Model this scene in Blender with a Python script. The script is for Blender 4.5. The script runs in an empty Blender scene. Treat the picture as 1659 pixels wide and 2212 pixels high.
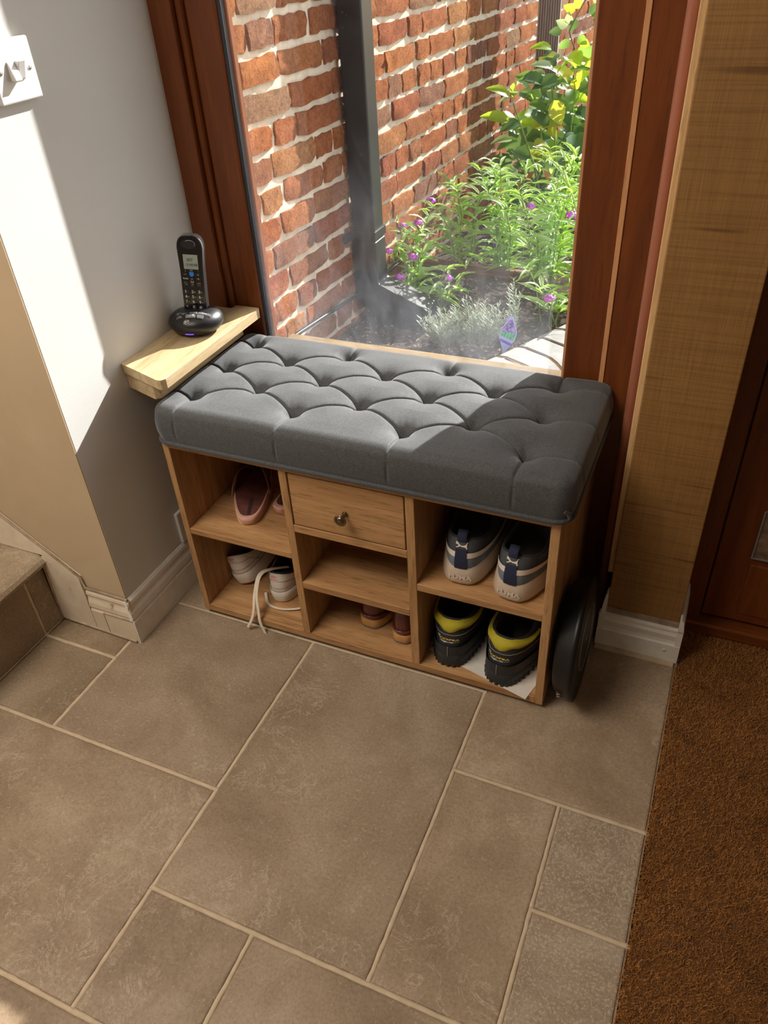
import bpy, math, random
import numpy as np
from mathutils import Vector, Matrix, noise
D=bpy.data; SC=bpy.context.scene; COL=SC.collection
PI=math.pi
random.seed(7); RNG=np.random.default_rng(7)

# ------------------------------------------------------------------ camera
cd=D.cameras.new('camera'); cam=D.objects.new('camera',cd); COL.objects.link(cam)
cam.location=(0.2875,-0.43,1.2919); cam.rotation_mode='XYZ'; cam.rotation_euler=(0.9216,0.0531,0.4051)
cd.sensor_fit='VERTICAL'; cd.sensor_height=36.0; cd.sensor_width=27.0; cd.lens=1671.15/2212*36.0
cd.clip_start=0.05; cd.clip_end=200
SC.camera=cam
# ------------------------------------------------------------------ world, sun, lamps, exposure
SUN=Vector((0.37,1.0,0.665)).normalized()
w=D.worlds.new('sky'); SC.world=w; w.use_nodes=True
nt=w.node_tree; bg=nt.nodes['Background']; sky=nt.nodes.new('ShaderNodeTexSky')
sky.sky_type='NISHITA'; sky.sun_disc=False; sky.sun_elevation=math.asin(SUN.z); sky.sun_rotation=math.atan2(SUN.x,SUN.y)
sky.air_density=1.0; sky.dust_density=1.0; sky.ozone_density=1.0
nt.links.new(sky.outputs[0],bg.inputs[0]); bg.inputs[1].default_value=0.25
sl=D.lights.new('sun','SUN'); sun=D.objects.new('sun',sl); COL.objects.link(sun)
sl.energy=12.5; sl.angle=math.radians(0.6); sl.color=(1.0,0.965,0.915)
sun.rotation_euler=SUN.to_track_quat('Z','Y').to_euler(); sun.location=(2,5,4)
def area(name,loc,target,size,energy,color,shape='RECTANGLE',sy=None):
    l=D.lights.new(name,'AREA'); l.energy=energy; l.color=color; l.shape=shape; l.size=size; l.size_y=sy or size
    o=D.objects.new(name,l); COL.objects.link(o); o.location=loc
    o.rotation_euler=(Vector(target)-Vector(loc)).to_track_quat('-Z','Y').to_euler(); return o
area('hall_fill_top',(-0.95,-0.42,2.36),(-0.75,-0.25,0.0),1.1,54,(1.0,0.89,0.76))  # warm fill light added overhead to brighten the hall, no known fitting
area('hall_fill_side',(-2.7,-1.2,1.4),(-0.4,0.4,0.4),1.2,11,(1.0,0.9,0.77))  # weaker fill light added from the left, no known window there
SC.view_settings.view_transform='Standard'; SC.view_settings.look='None'
SC.view_settings.exposure=0.0; SC.view_settings.gamma=1.0
try: SC.view_settings.use_curve_mapping=False
except Exception: pass
SC.cycles.max_bounces=8; SC.cycles.transparent_max_bounces=12

# ------------------------------------------------------------------ mesh helpers
def smooth_path(pts,k=5):
    P=[Vector(p) for p in pts]; out=[]
    for i in range(len(P)-1):
        a=P[max(i-1,0)];b=P[i];c=P[i+1];d=P[min(i+2,len(P)-1)]
        for j in range(k):
            t=j/k; out.append(0.5*((2*b)+(c-a)*t+(2*a-5*b+4*c-d)*t*t+(3*b-a-3*c+d)*t**3))
    out.append(P[-1]); return out
class MB:
    def __init__(s): s.v=[]; s.f=[]; s.sm=[]
    def add(s,vs,fs,smooth=False):
        b=len(s.v); s.v.extend([tuple(map(float,p)) for p in vs]); s.f.extend([tuple(b+i for i in f) for f in fs]); s.sm.extend([smooth]*len(fs)); return s
    def box(s,x0,y0,z0,x1,y1,z1):
        return s.add([(x0,y0,z0),(x1,y0,z0),(x1,y1,z0),(x0,y1,z0),(x0,y0,z1),(x1,y0,z1),(x1,y1,z1),(x0,y1,z1)],
            [(0,3,2,1),(4,5,6,7),(0,1,5,4),(1,2,6,5),(2,3,7,6),(3,0,4,7)])
    def prism(s,poly,fn,a,b,smooth=False):   # poly 2D, fn(u,v,w)->3D, from w=a to w=b
        n=len(poly); vs=[fn(u,v,a) for u,v in poly]+[fn(u,v,b) for u,v in poly]
        s.add(vs,[(i,(i+1)%n,n+(i+1)%n,n+i) for i in range(n)],smooth)
        s.add(vs[:n],[tuple(range(n))[::-1]]); s.add(vs[n:],[tuple(range(n))]); return s
    def tube(s,pts,r,n=8,caps=True,flat=1.0,smooth=True):
        pts=[Vector(p) for p in pts]; rs=r if hasattr(r,'__len__') else [r]*len(pts)
        vs=[]; t0=None; up=Vector((0,0,1))
        for i,p in enumerate(pts):
            t=(pts[min(i+1,len(pts)-1)]-pts[max(i-1,0)]).normalized()
            if i==0:
                a=up.cross(t); 
                if a.length<1e-3: a=Vector((1,0,0)).cross(t)
                a.normalize()
            else:
                a=(a-t*a.dot(t)); 
                if a.length<1e-6: a=Vector((1,0,0))
                a.normalize()
            b=t.cross(a)
            for k in range(n):
                th=2*PI*k/n; vs.append(p+a*math.cos(th)*rs[i]+b*math.sin(th)*rs[i]*flat)
        m=len(pts); fs=[(i*n+k,i*n+(k+1)%n,(i+1)*n+(k+1)%n,(i+1)*n+k) for i in range(m-1) for k in range(n)]
        s.add(vs,fs,smooth)
        if caps: s.add(vs[:n],[tuple(range(n))[::-1]]); s.add(vs[-n:],[tuple(range(n))])
        return s
    def lathe(s,prof,n=24,c=(0,0,0),sx=1,sy=1,smooth=True,ax=None):
        vs=[]
        for r,z in prof:
            for k in range(n):
                th=2*PI*k/n; p=Vector((r*math.cos(th)*sx,r*math.sin(th)*sy,z))
                if ax is not None: p=ax@p
                vs.append(p+Vector(c))
        m=len(prof); fs=[(i*n+k,i*n+(k+1)%n,(i+1)*n+(k+1)%n,(i+1)*n+k) for i in range(m-1) for k in range(n)]
        s.add(vs,fs,smooth); s.add(vs[:n],[tuple(range(n))[::-1]],smooth); s.add(vs[-n:],[tuple(range(n))],smooth); return s
    def grid(s,P,smooth=True,closed_u=False):
        nu=len(P); nv=len(P[0]); vs=[p for row in P for p in row]
        fs=[(i*nv+j,((i+1)%nu)*nv+j,((i+1)%nu)*nv+j+1,i*nv+j+1) for i in range(nu if closed_u else nu-1) for j in range(nv-1)]
        return s.add(vs,fs,smooth)
    def mesh(s,name,mat=None):
        me=D.meshes.new(name); me.from_pydata(s.v,[],s.f)
        if mat: me.materials.append(mat)
        me.polygons.foreach_set('use_smooth',s.sm); me.update(); return me
def put(name,mb,mat,parent=None,loc=None,rot=None,bevel=0,seg=2,kind=None,label=None,cat=None,group=None):
    me=mb.mesh(name,mat) if isinstance(mb,MB) else mb
    o=D.objects.new(name,me); COL.objects.link(o)
    if parent is not None: o.parent=parent
    if loc is not None: o.location=loc
    if rot is not None: o.rotation_euler=rot
    if bevel:
        b=o.modifiers.new('bevel','BEVEL'); b.width=bevel; b.segments=seg; b.limit_method='ANGLE'; b.angle_limit=math.radians(40)
    if kind: o['kind']=kind
    if label: o['label']=label
    if cat: o['category']=cat
    if group: o['group']=group
    return o
def empty(name,loc=(0,0,0),rot=(0,0,0),label=None,cat=None,group=None,kind=None):
    o=D.objects.new(name,None); COL.objects.link(o); o.location=loc; o.rotation_euler=rot; o.empty_display_size=0.05
    if label: o['label']=label
    if cat: o['category']=cat
    if group: o['group']=group
    if kind: o['kind']=kind
    return o
def text2d(body,size,bold=0.0,res=3):
    c=D.curves.new('t','FONT'); c.body=body; c.size=size; c.align_x='CENTER'; c.align_y='CENTER'; c.resolution_u=res; c.offset=bold
    o=D.objects.new('t',c); COL.objects.link(o); bpy.context.view_layer.update()
    dg=bpy.context.evaluated_depsgraph_get(); me=o.evaluated_get(dg).to_mesh()
    vs=[(v.co.x,v.co.y) for v in me.vertices]; fs=[tuple(p.vertices) for p in me.polygons]
    o.evaluated_get(dg).to_mesh_clear(); D.objects.remove(o); D.curves.remove(c)
    return vs,fs
def text_mb(mb,body,size,fn,bold=0.0):
    vs,fs=text2d(body,size,bold); return mb.add([fn(x,y) for x,y in vs],fs)

# ------------------------------------------------------------------ material helpers
def newmat(name):
    m=D.materials.new(name); m.use_nodes=True; nt=m.node_tree; return m,nt,nt.nodes['Principled BSDF']
def N(nt,t,**kw):
    n=nt.nodes.new(t)
    for k,v in kw.items():
        if k.startswith('i_'):
            key=k[2:]; key=int(key) if key.isdigit() else key
            n.inputs[key].default_value=v
        else: setattr(n,k,v)
    return n
def ramp(nt,src,stops,interp='LINEAR'):
    r=N(nt,'ShaderNodeValToRGB'); r.color_ramp.interpolation=interp
    e=r.color_ramp.elements
    while len(e)<len(stops): e.new(0.5)
    for el,(p,c) in zip(e,stops): el.position=p; el.color=(*c,1) if len(c)==3 else c
    nt.links.new(src,r.inputs[0]); return r.outputs[0]
def mix(nt,fac,a,b,mode='MIX'):
    m=N(nt,'ShaderNodeMix',data_type='RGBA',blend_type=mode)
    for i,v in ((0,fac),(6,a),(7,b)):
        if hasattr(v,'links') or hasattr(v,'is_linked'): nt.links.new(v,m.inputs[i])
        else: m.inputs[i].default_value=(*v,1) if isinstance(v,tuple) and len(v)==3 else v
    return m.outputs[2]
def mth(nt,op,a,b=None,c=None):
    m=N(nt,'ShaderNodeMath',operation=op)
    for i,v in enumerate((a,b,c)):
        if v is None: continue
        if hasattr(v,'is_linked'): nt.links.new(v,m.inputs[i])
        else: m.inputs[i].default_value=v
    return m.outputs[0]
def coords(nt,scale=(1,1,1),rot=(0,0,0),kind='Object',loc=(0,0,0)):
    t=N(nt,'ShaderNodeTexCoord'); mp=N(nt,'ShaderNodeMapping'); mp.inputs['Scale'].default_value=scale; mp.inputs['Rotation'].default_value=rot; mp.inputs['Location'].default_value=loc
    nt.links.new(t.outputs[kind],mp.inputs[0]); return mp.outputs[0]
def noisen(nt,vec,scale,detail=4,rough=0.55,dist=0):
    n=N(nt,'ShaderNodeTexNoise'); nt.links.new(vec,n.inputs['Vector']); n.inputs['Scale'].default_value=scale; n.inputs['Detail'].default_value=detail; n.inputs['Roughness'].default_value=rough; n.inputs['Distortion'].default_value=dist
    return n.outputs[0]
def bump(nt,bs,h,strength=0.3,dist=0.002,prev=None):
    b=N(nt,'ShaderNodeBump'); b.inputs['Strength'].default_value=strength; b.inputs['Distance'].default_value=dist
    nt.links.new(h,b.inputs['Height'])
    if prev is not None: nt.links.new(prev,b.inputs['Normal'])
    nt.links.new(b.outputs[0],bs.inputs['Normal']); return b.outputs[0]
def plain(name,c,rough=0.6,metal=0,var=0.06,spec=0.5,bumps=0.0,bscale=300,coat=0,sheen=0):
    m,nt,b=newmat(name); v=coords(nt); n=noisen(nt,v,40,3)
    lo=tuple(max(0,x*(1-var)) for x in c); hi=tuple(min(1,x*(1+var)) for x in c)
    nt.links.new(ramp(nt,n,[(0.3,lo),(0.7,hi)]),b.inputs['Base Color'])
    b.inputs['Roughness'].default_value=rough; b.inputs['Metallic'].default_value=metal; b.inputs['Specular IOR Level'].default_value=spec
    b.inputs['Coat Weight'].default_value=coat; b.inputs['Sheen Weight'].default_value=sheen
    if bumps: bump(nt,b,noisen(nt,v,bscale,4),bumps,0.001)
    return m
def wood(name,c_lo,c_mid,c_hi,axis=0,scale=1.0,rough=0.45,flecks=0.5,coat=0.0,rnd=True,spec=0.4,contrast=1.0,bmp=0.15):
    m,nt,b=newmat(name)
    sc=[34.0*scale]*3; sc[axis]=2.6*scale
    t=N(nt,'ShaderNodeTexCoord'); 
    base=t.outputs['Object']
    if rnd:
        oi=N(nt,'ShaderNodeObjectInfo'); add=N(nt,'ShaderNodeVectorMath',operation='ADD'); cmb=N(nt,'ShaderNodeCombineXYZ')
        r5=mth(nt,'MULTIPLY',oi.outputs['Random'],7.0)
        for i in range(3): nt.links.new(r5,cmb.inputs[i])
        nt.links.new(base,add.inputs[0]); nt.links.new(cmb.outputs[0],add.inputs[1]); base=add.outputs[0]
    mp=N(nt,'ShaderNodeMapping'); mp.inputs['Scale'].default_value=sc; nt.links.new(base,mp.inputs[0])
    mp2=N(nt,'ShaderNodeMapping'); s2=[260.0*scale]*3; s2[axis]=22*scale; mp2.inputs['Scale'].default_value=s2; nt.links.new(base,mp2.inputs[0])
    n1=noisen(nt,mp.outputs[0],0.9,6,0.6,0.8); n2=noisen(nt,mp2.outputs[0],1.0,4,0.6,0.2)
    k=0.18*contrast
    col=ramp(nt,n1,[(0.5-k*1.2,c_lo),(0.5,c_mid),(0.5+k*1.3,c_hi)])
    fl=ramp(nt,n2,[(0.30,(1-flecks,)*3),(0.47,(1,1,1))])
    col=mix(nt,1.0,col,fl,'MULTIPLY')
    nt.links.new(col,b.inputs['Base Color']); b.inputs['Roughness'].default_value=rough; b.inputs['Coat Weight'].default_value=coat; b.inputs['Coat Roughness'].default_value=0.25
    b.inputs['Specular IOR Level'].default_value=spec
    bump(nt,b,n2,bmp,0.0008)
    return m
# mango wood of the bench
MANGO=dict(c_lo=(0.29,0.148,0.062),c_mid=(0.42,0.232,0.10),c_hi=(0.53,0.31,0.145),rough=0.5,flecks=0.42,spec=0.3)
mango_x=wood('mango_x',axis=0,**MANGO); mango_y=wood('mango_y',axis=1,**MANGO); mango_z=wood('mango_z',axis=2,**MANGO)
MAHO=dict(c_lo=(0.09,0.021,0.005),c_mid=(0.155,0.040,0.008),c_hi=(0.225,0.066,0.013),rough=0.36,flecks=0.25,coat=0.15,contrast=1.3,bmp=0.05)
maho_z=wood('mahogany_vertical',axis=2,scale=0.9,**MAHO); maho_x=wood('mahogany_horizontal',axis=0,**MAHO)
maho_lt=wood('mahogany_light_edge',(0.42,0.19,0.085),(0.55,0.27,0.12),(0.65,0.34,0.17),axis=2,rough=0.5,flecks=0.3)
bead_m=wood('reddish_bead',(0.26,0.09,0.055),(0.33,0.12,0.07),(0.39,0.15,0.09),axis=2,rough=0.4,flecks=0.12)
batten_m=wood('pale_batten',(0.52,0.31,0.14),(0.68,0.43,0.2),(0.78,0.52,0.26),axis=2,rough=0.6,flecks=0.3)
oak=wood('oak_shelf_wood',(0.42,0.29,0.15),(0.56,0.42,0.24),(0.66,0.52,0.32),axis=1,rough=0.55,flecks=0.35,spec=0.3)
sill_m=wood('outside_sill_wood',(0.14,0.085,0.032),(0.2,0.13,0.05),(0.26,0.175,0.07),axis=0,rough=0.6)

def wall_paint():
    m,nt,b=newmat('white_wall_paint'); v=coords(nt)
    nt.links.new(ramp(nt,noisen(nt,v,3,4),[(0.3,(0.70,0.70,0.69)),(0.7,(0.745,0.745,0.735))]),b.inputs['Base Color'])
    b.inputs['Roughness'].default_value=0.75; b.inputs['Specular IOR Level'].default_value=0.25
    bump(nt,b,noisen(nt,v,260,3),0.12,0.001); return m
paint=wall_paint()
def cream_paint():
    m,nt,b=newmat('cream_wall_paint'); v=coords(nt)
    c1=ramp(nt,noisen(nt,v,4,5,0.6,0.5),[(0.3,(0.47,0.355,0.225)),(0.7,(0.54,0.42,0.28))])
    nt.links.new(c1,b.inputs['Base Color']); b.inputs['Roughness'].default_value=0.7; b.inputs['Specular IOR Level'].default_value=0.25
    bump(nt,b,noisen(nt,v,8,3),0.15,0.003); return m
cream=cream_paint()
hallp=plain('hall_paint_mid_tone',(0.36,0.31,0.25),0.8)
skirt_m=plain('skirting_gloss_white',(0.82,0.79,0.735),0.35,var=0.05,bumps=0.05,bscale=60)
def skirt_worn():
    m,nt,b=newmat('skirting_worn_cream'); v=coords(nt)
    c=ramp(nt,noisen(nt,v,22,5,0.6,0.6),[(0.28,(0.36,0.22,0.13)),(0.36,(0.66,0.55,0.42)),(0.7,(0.74,0.64,0.5))])
    nt.links.new(c,b.inputs['Base Color']); b.inputs['Roughness'].default_value=0.5; bump(nt,b,noisen(nt,v,60,3),0.1,0.002); return m
skirt_w=skirt_worn()
caulk=plain('dirty_caulk',(0.33,0.25,0.17),0.8,var=0.3,bumps=0.4,bscale=200)
def brown_wall():
    m,nt,b=newmat('brown_wallpaper'); v=coords(nt)
    mA=coords(nt,(900,900,14)); mB=coords(nt,(5,5,260)); mC=coords(nt,(2.2,2.2,46))
    n1=noisen(nt,mA,1,3); n2=noisen(nt,mB,1,2); n3=noisen(nt,mC,1,2,0.5); big=noisen(nt,v,5,3)
    c=ramp(nt,n1,[(0.3,(0.235,0.115,0.030)),(0.7,(0.335,0.172,0.050))])
    c=mix(nt,1.0,c,ramp(nt,n2,[(0.35,(0.8,0.8,0.78)),(0.55,(1,1,1))]),'MULTIPLY')
    c=mix(nt,1.0,c,ramp(nt,n3,[(0.27,(0.55,0.5,0.42)),(0.33,(1,1,1))]),'MULTIPLY')
    c=mix(nt,1.0,c,ramp(nt,big,[(0.3,(0.88,0.86,0.84)),(0.7,(1.05,1.05,1.05))]),'MULTIPLY')
    nt.links.new(c,b.inputs['Base Color']); b.inputs['Roughness'].default_value=0.6
    bump(nt,b,n3,0.25,0.001); return m
brownw=brown_wall()
def stone(name,tint=(1,1,1),fleck=0.2,seedloc=(0,0,0)):
    m,nt,b=newmat(name); v=coords(nt,loc=seedloc)
    oi=N(nt,'ShaderNodeObjectInfo'); cmb=N(nt,'ShaderNodeCombineXYZ'); rr=mth(nt,'MULTIPLY',oi.outputs['Random'],13.0)
    for i in range(3): nt.links.new(rr,cmb.inputs[i])
    add=N(nt,'ShaderNodeVectorMath',operation='ADD'); nt.links.new(v,add.inputs[0]); nt.links.new(cmb.outputs[0],add.inputs[1]); v=add.outputs[0]
    c=ramp(nt,noisen(nt,v,5,6,0.62,0.4),[(0.30,(0.215,0.152,0.098)),(0.5,(0.29,0.215,0.146)),(0.70,(0.375,0.295,0.212))])
    rnd=ramp(nt,oi.outputs['Random'],[(0,(0.9,0.9,0.9)),(1,(1.08,1.07,1.05))])
    c=mix(nt,1.0,c,rnd,'MULTIPLY')
    c=mix(nt,1.0,c,tint,'MULTIPLY')
    grain=noisen(nt,v,190,3,0.7)
    c=mix(nt,1.0,c,ramp(nt,grain,[(0.3,(0.8,0.79,0.77)),(0.5,(1,1,1)),(0.7,(1.14,1.14,1.14))]),'MULTIPLY')
    # pale shell flecks, clustered
    vo=N(nt,'ShaderNodeTexNoise'); nt.links.new(v,vo.inputs['Vector']); vo.inputs['Scale'].default_value=175 if fleck<0.5 else 240; vo.inputs['Detail'].default_value=2; vo.inputs['Distortion'].default_value=0.7
    cl=noisen(nt,v,7,4,0.6,0.8)
    thr=mth(nt,'SUBTRACT',0.745-fleck*0.12,mth(nt,'MULTIPLY',cl,0.12))
    fm=mth(nt,'GREATER_THAN',vo.outputs[0],thr)
    c=mix(nt,mth(nt,'MULTIPLY',fm,0.25+0.2*(fleck>0.5)),c,(0.56,0.46,0.33))
    # wandering pale veins
    ve=noisen(nt,v,11,7,0.7,1.2); vm=mth(nt,'COMPARE',ve,0.5,0.008); gate=mth(nt,'GREATER_THAN',noisen(nt,v,3.2,2),0.56)
    c=mix(nt,mth(nt,'MULTIPLY',mth(nt,'MULTIPLY',vm,gate),0.45),c,(0.52,0.44,0.33))
    nt.links.new(c,b.inputs['Base Color']); b.inputs['Roughness'].default_value=0.62; b.inputs['Specular IOR Level'].default_value=0.35
    p=bump(nt,b,grain,0.18,0.0012); bump(nt,b,noisen(nt,v,9,4),0.12,0.006,p)
    return m
st_a=stone('limestone',fleck=0.25); st_b=stone('limestone_grey_speckled',(1.0,1.05,1.13),0.95,(3,1,2)); st_c=stone('limestone_dark',(0.86,0.86,0.82),0.2,(7,3,1))
grout=plain('grout',(0.52,0.41,0.285),0.9,var=0.12,bumps=0.5,bscale=120)
bed=plain('mortar_bed',(0.30,0.23,0.16),0.9,var=0.1)

def fabric():
    m,nt,b=newmat('charcoal_herringbone_tweed')
    t=N(nt,'ShaderNodeTexCoord'); sp=N(nt,'ShaderNodeSeparateXYZ'); nt.links.new(t.outputs['UV'],sp.inputs[0])
    x,y=sp.outputs[0],sp.outputs[1]   # uv in metres
    tri=mth(nt,'PINGPONG',x,0.0060)
    ph=mth(nt,'MULTIPLY',mth(nt,'ADD',y,tri),1.0)
    fr=mth(nt,'FRACT',mth(nt,'DIVIDE',ph,0.0027))
    st=ramp(nt,fr,[(0.0,(0.022,0.022,0.024)),(0.45,(0.03,0.03,0.032)),(0.6,(0.066,0.064,0.06)),(0.9,(0.055,0.054,0.052)),(1.0,(0.022,0.022,0.024))])
    v=coords(nt); n=noisen(nt,v,420,3,0.8); n2=noisen(nt,v,120,3)
    c=mix(nt,0.55,st,ramp(nt,n,[(0.38,(0.005,0.006,0.0075)),(0.66,(0.085,0.088,0.094))]))
    c=mix(nt,1.0,c,ramp(nt,n2,[(0.3,(0.85,0.85,0.86)),(0.7,(1.12,1.12,1.12))]),'MULTIPLY')
    nt.links.new(c,b.inputs['Base Color']); b.inputs['Roughness'].default_value=0.76; b.inputs['Specular IOR Level'].default_value=0.85; b.inputs['Specular Tint'].default_value=(0.95,0.98,1.0,1)
    b.inputs['Sheen Weight'].default_value=0.3; b.inputs['Sheen Roughness'].default_value=0.45; b.inputs['Sheen Tint'].default_value=(0.9,0.94,1.0,1)
    p=bump(nt,b,fr,0.12,0.0005); bump(nt,b,n,0.45,0.001,p); return m
tweed=fabric()
def brickmat():
    m,nt,b=newmat('weathered_brick'); v=coords(nt); oi=N(nt,'ShaderNodeObjectInfo')
    cmb=N(nt,'ShaderNodeCombineXYZ'); rr=mth(nt,'MULTIPLY',oi.outputs['Random'],17.0)
    for i in range(3): nt.links.new(rr,cmb.inputs[i])
    add=N(nt,'ShaderNodeVectorMath',operation='ADD'); nt.links.new(v,add.inputs[0]); nt.links.new(cmb.outputs[0],add.inputs[1]); v=add.outputs[0]
    base=ramp(nt,oi.outputs['Random'],[(0,(0.70,0.21,0.065)),(0.3,(0.80,0.29,0.09)),(0.55,(0.62,0.18,0.075)),(0.75,(0.78,0.33,0.11)),(0.92,(0.48,0.17,0.11)),(1,(0.68,0.40,0.2))])
    n1=noisen(nt,v,28,6,0.7,0.6); n2=noisen(nt,v,110,5,0.75,0.4)
    c=mix(nt,1.0,base,ramp(nt,n1,[(0.25,(0.78,0.7,0.65)),(0.5,(1.08,1.08,1.08)),(0.75,(1.35,1.45,1.45))]),'MULTIPLY')
    c=mix(nt,1.0,c,ramp(nt,n2,[(0.32,(0.68,0.58,0.54)),(0.5,(1.08,1.08,1.08)),(0.75,(1.25,1.3,1.35))]),'MULTIPLY')
    nt.links.new(c,b.inputs['Base Color']); b.inputs['Roughness'].default_value=0.9; b.inputs['Specular IOR Level'].default_value=0.2
    n3=noisen(nt,v,190,4,0.8); p=bump(nt,b,n1,1.0,0.07); p=bump(nt,b,n2,1.0,0.05,p); bump(nt,b,n3,1.0,0.02,p); return m
brick_m=brickmat()
mort=plain('lime_mortar',(0.66,0.56,0.43),0.95,var=0.15,bumps=0.8,bscale=90)
def soilmat():
    m,nt,b=newmat('dark_soil'); v=coords(nt)
    n=noisen(nt,v,60,6,0.75); n2=noisen(nt,v,260,3,0.7)
    c=ramp(nt,n,[(0.3,(0.035,0.024,0.017)),(0.55,(0.09,0.062,0.042)),(0.75,(0.2,0.145,0.1))])
    c=mix(nt,mth(nt,'GREATER_THAN',n2,0.66),c,(0.33,0.26,0.19))
    nt.links.new(c,b.inputs['Base Color']); b.inputs['Roughness'].default_value=1; p=bump(nt,b,n,1.0,0.02); bump(nt,b,n2,0.8,0.006,p); return m
soil_m=soilmat()
def leafmat(name,c1,c2,trans,tcol,rough=0.4):
    m,nt,b=newmat(name); v=coords(nt)
    nt.links.new(ramp(nt,noisen(nt,v,60,3),[(0.3,c1),(0.7,c2)]),b.inputs['Base Color']); b.inputs['Roughness'].default_value=rough
    b.inputs['Specular IOR Level'].default_value=0.4
    tr=N(nt,'ShaderNodeBsdfTranslucent'); tr.inputs[0].default_value=(*tcol,1); mx=N(nt,'ShaderNodeMixShader'); mx.inputs[0].default_value=trans
    out=nt.nodes['Material Output']; nt.links.new(b.outputs[0],mx.inputs[1]); nt.links.new(tr.outputs[0],mx.inputs[2]); nt.links.new(mx.outputs[0],out.inputs[0])
    bump(nt,b,noisen(nt,v,120,2),0.2,0.002); return m
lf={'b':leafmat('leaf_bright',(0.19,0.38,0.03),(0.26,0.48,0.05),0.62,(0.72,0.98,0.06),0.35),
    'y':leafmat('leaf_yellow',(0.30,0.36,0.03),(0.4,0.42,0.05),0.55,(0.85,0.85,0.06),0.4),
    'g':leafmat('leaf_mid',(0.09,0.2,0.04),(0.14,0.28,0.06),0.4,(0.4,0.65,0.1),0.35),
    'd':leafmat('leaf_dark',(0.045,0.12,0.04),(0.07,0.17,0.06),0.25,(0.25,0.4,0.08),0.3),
    'w':leafmat('leaf_pale',(0.3,0.4,0.22),(0.42,0.5,0.34),0.35,(0.6,0.75,0.3),0.3)}
verb_m=leafmat('verbena_leaf',(0.15,0.32,0.05),(0.24,0.44,0.09),0.55,(0.66,0.95,0.16),0.4)
verb_l=leafmat('verbena_leaf_pale',(0.32,0.48,0.18),(0.42,0.56,0.28),0.5,(0.75,0.98,0.35),0.4)
lav_m=leafmat('lavender_leaf',(0.36,0.42,0.32),(0.5,0.55,0.45),0.25,(0.5,0.6,0.4),0.6)
stem_m=leafmat('green_stem',(0.2,0.3,0.08),(0.28,0.38,0.12),0.2,(0.4,0.5,0.15),0.5)
bark_m=plain('brown_stem',(0.25,0.14,0.08),0.7,var=0.2)
purple=plain('purple_petal',(0.50,0.08,0.62),0.5,var=0.2)
redp=plain('red_petal',(0.75,0.05,0.06),0.5,var=0.1)
deadl=plain('dead_leaf',(0.42,0.17,0.05),0.7,var=0.3)
blackp=plain('black_pipe_plastic',(0.012,0.011,0.0115),0.42,spec=0.3)
gasket=plain('black_rubber_gasket',(0.03,0.035,0.045),0.5)
greyb=plain('grey_bullnose_brick',(0.25,0.25,0.235),0.8,var=0.15,bumps=0.3,bscale=80)
sand=plain('sandy_joint',(0.36,0.24,0.11),0.9,var=0.2,bumps=0.4)
postm=wood('weathered_grooved_board',(0.2,0.14,0.12),(0.3,0.22,0.19),(0.42,0.33,0.29),axis=2,rough=0.85,flecks=0.4)
def glassm():
    m=D.materials.new('dusty_window_glass'); m.use_nodes=True; nt=m.node_tree; nt.nodes.clear()
    out=N(nt,'ShaderNodeOutputMaterial'); tr=N(nt,'ShaderNodeBsdfTransparent'); gl=N(nt,'ShaderNodeBsdfGlossy'); gl.inputs['Roughness'].default_value=0.0
    fr=N(nt,'ShaderNodeFresnel'); fr.inputs[0].default_value=1.3
    tr.inputs[0].default_value=(0.985,0.99,0.985,1)
    m1=N(nt,'ShaderNodeMixShader'); nt.links.new(fr.outputs[0],m1.inputs[0]); nt.links.new(tr.outputs[0],m1.inputs[1]); nt.links.new(gl.outputs[0],m1.inputs[2])
    tl=N(nt,'ShaderNodeBsdfTranslucent'); tl.inputs[0].default_value=(0.85,0.9,1.0,1)
    v=coords(nt); sm=coords(nt,(3,1,1.2),(0,0.5,0)); 
    t=N(nt,'ShaderNodeTexCoord'); sp=N(nt,'ShaderNodeSeparateXYZ'); nt.links.new(t.outputs['Object'],sp.inputs[0])
    low=ramp(nt,mth(nt,'ADD',sp.outputs[2],mth(nt,'MULTIPLY',sp.outputs[0],0.0)),[(0.50,(0.036,)*3),(0.75,(0.012,)*3),(1.0,(0.002,)*3)])
    nz=ramp(nt,noisen(nt,sm,5,5,0.6,0.6),[(0.35,(0.35,)*3),(0.7,(1.5,)*3)])
    f=mth(nt,'MULTIPLY',low,nz)
    sp2=mth(nt,'GREATER_THAN',noisen(nt,v,330,1,0.4),0.80)
    f=mth(nt,'ADD',f,mth(nt,'MULTIPLY',sp2,0.05))
    m2=N(nt,'ShaderNodeMixShader'); nt.links.new(f,m2.inputs[0]); nt.links.new(m1.outputs[0],m2.inputs[1]); nt.links.new(tl.outputs[0],m2.inputs[2]); nt.links.new(m2.outputs[0],out.inputs[0])
    return m
glass=glassm()
plastic_w=plain('white_plastic',(0.80,0.80,0.78),0.3,var=0.02)
chrome=plain('chrome',(0.75,0.75,0.75),0.2,1.0,var=0.02)
bronze=plain('antique_bronze',(0.20,0.15,0.10),0.28,1.0,var=0.2)
phone_m=plain('glossy_black_plastic',(0.012,0.012,0.014),0.16,var=0.05)
phone_s=plain('satin_black_plastic',(0.014,0.0145,0.017),0.38,var=0.05,bumps=0.05,bscale=900)
silver=plain('grey_plastic_rim',(0.33,0.34,0.36),0.3,0.6,var=0.03)
lcd=plain('lcd_grey_green',(0.33,0.40,0.36),0.3,var=0.08)
lcdt=plain('lcd_segments',(0.12,0.15,0.14),0.5)
print_w=plain('white_print',(0.75,0.75,0.74),0.5); blue_m=plain('blue_key',(0.02,0.22,0.75),0.4); red_pr=plain('red_print',(0.45,0.08,0.06),0.5); green_pr=plain('green_print',(0.05,0.35,0.2),0.5)
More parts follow.
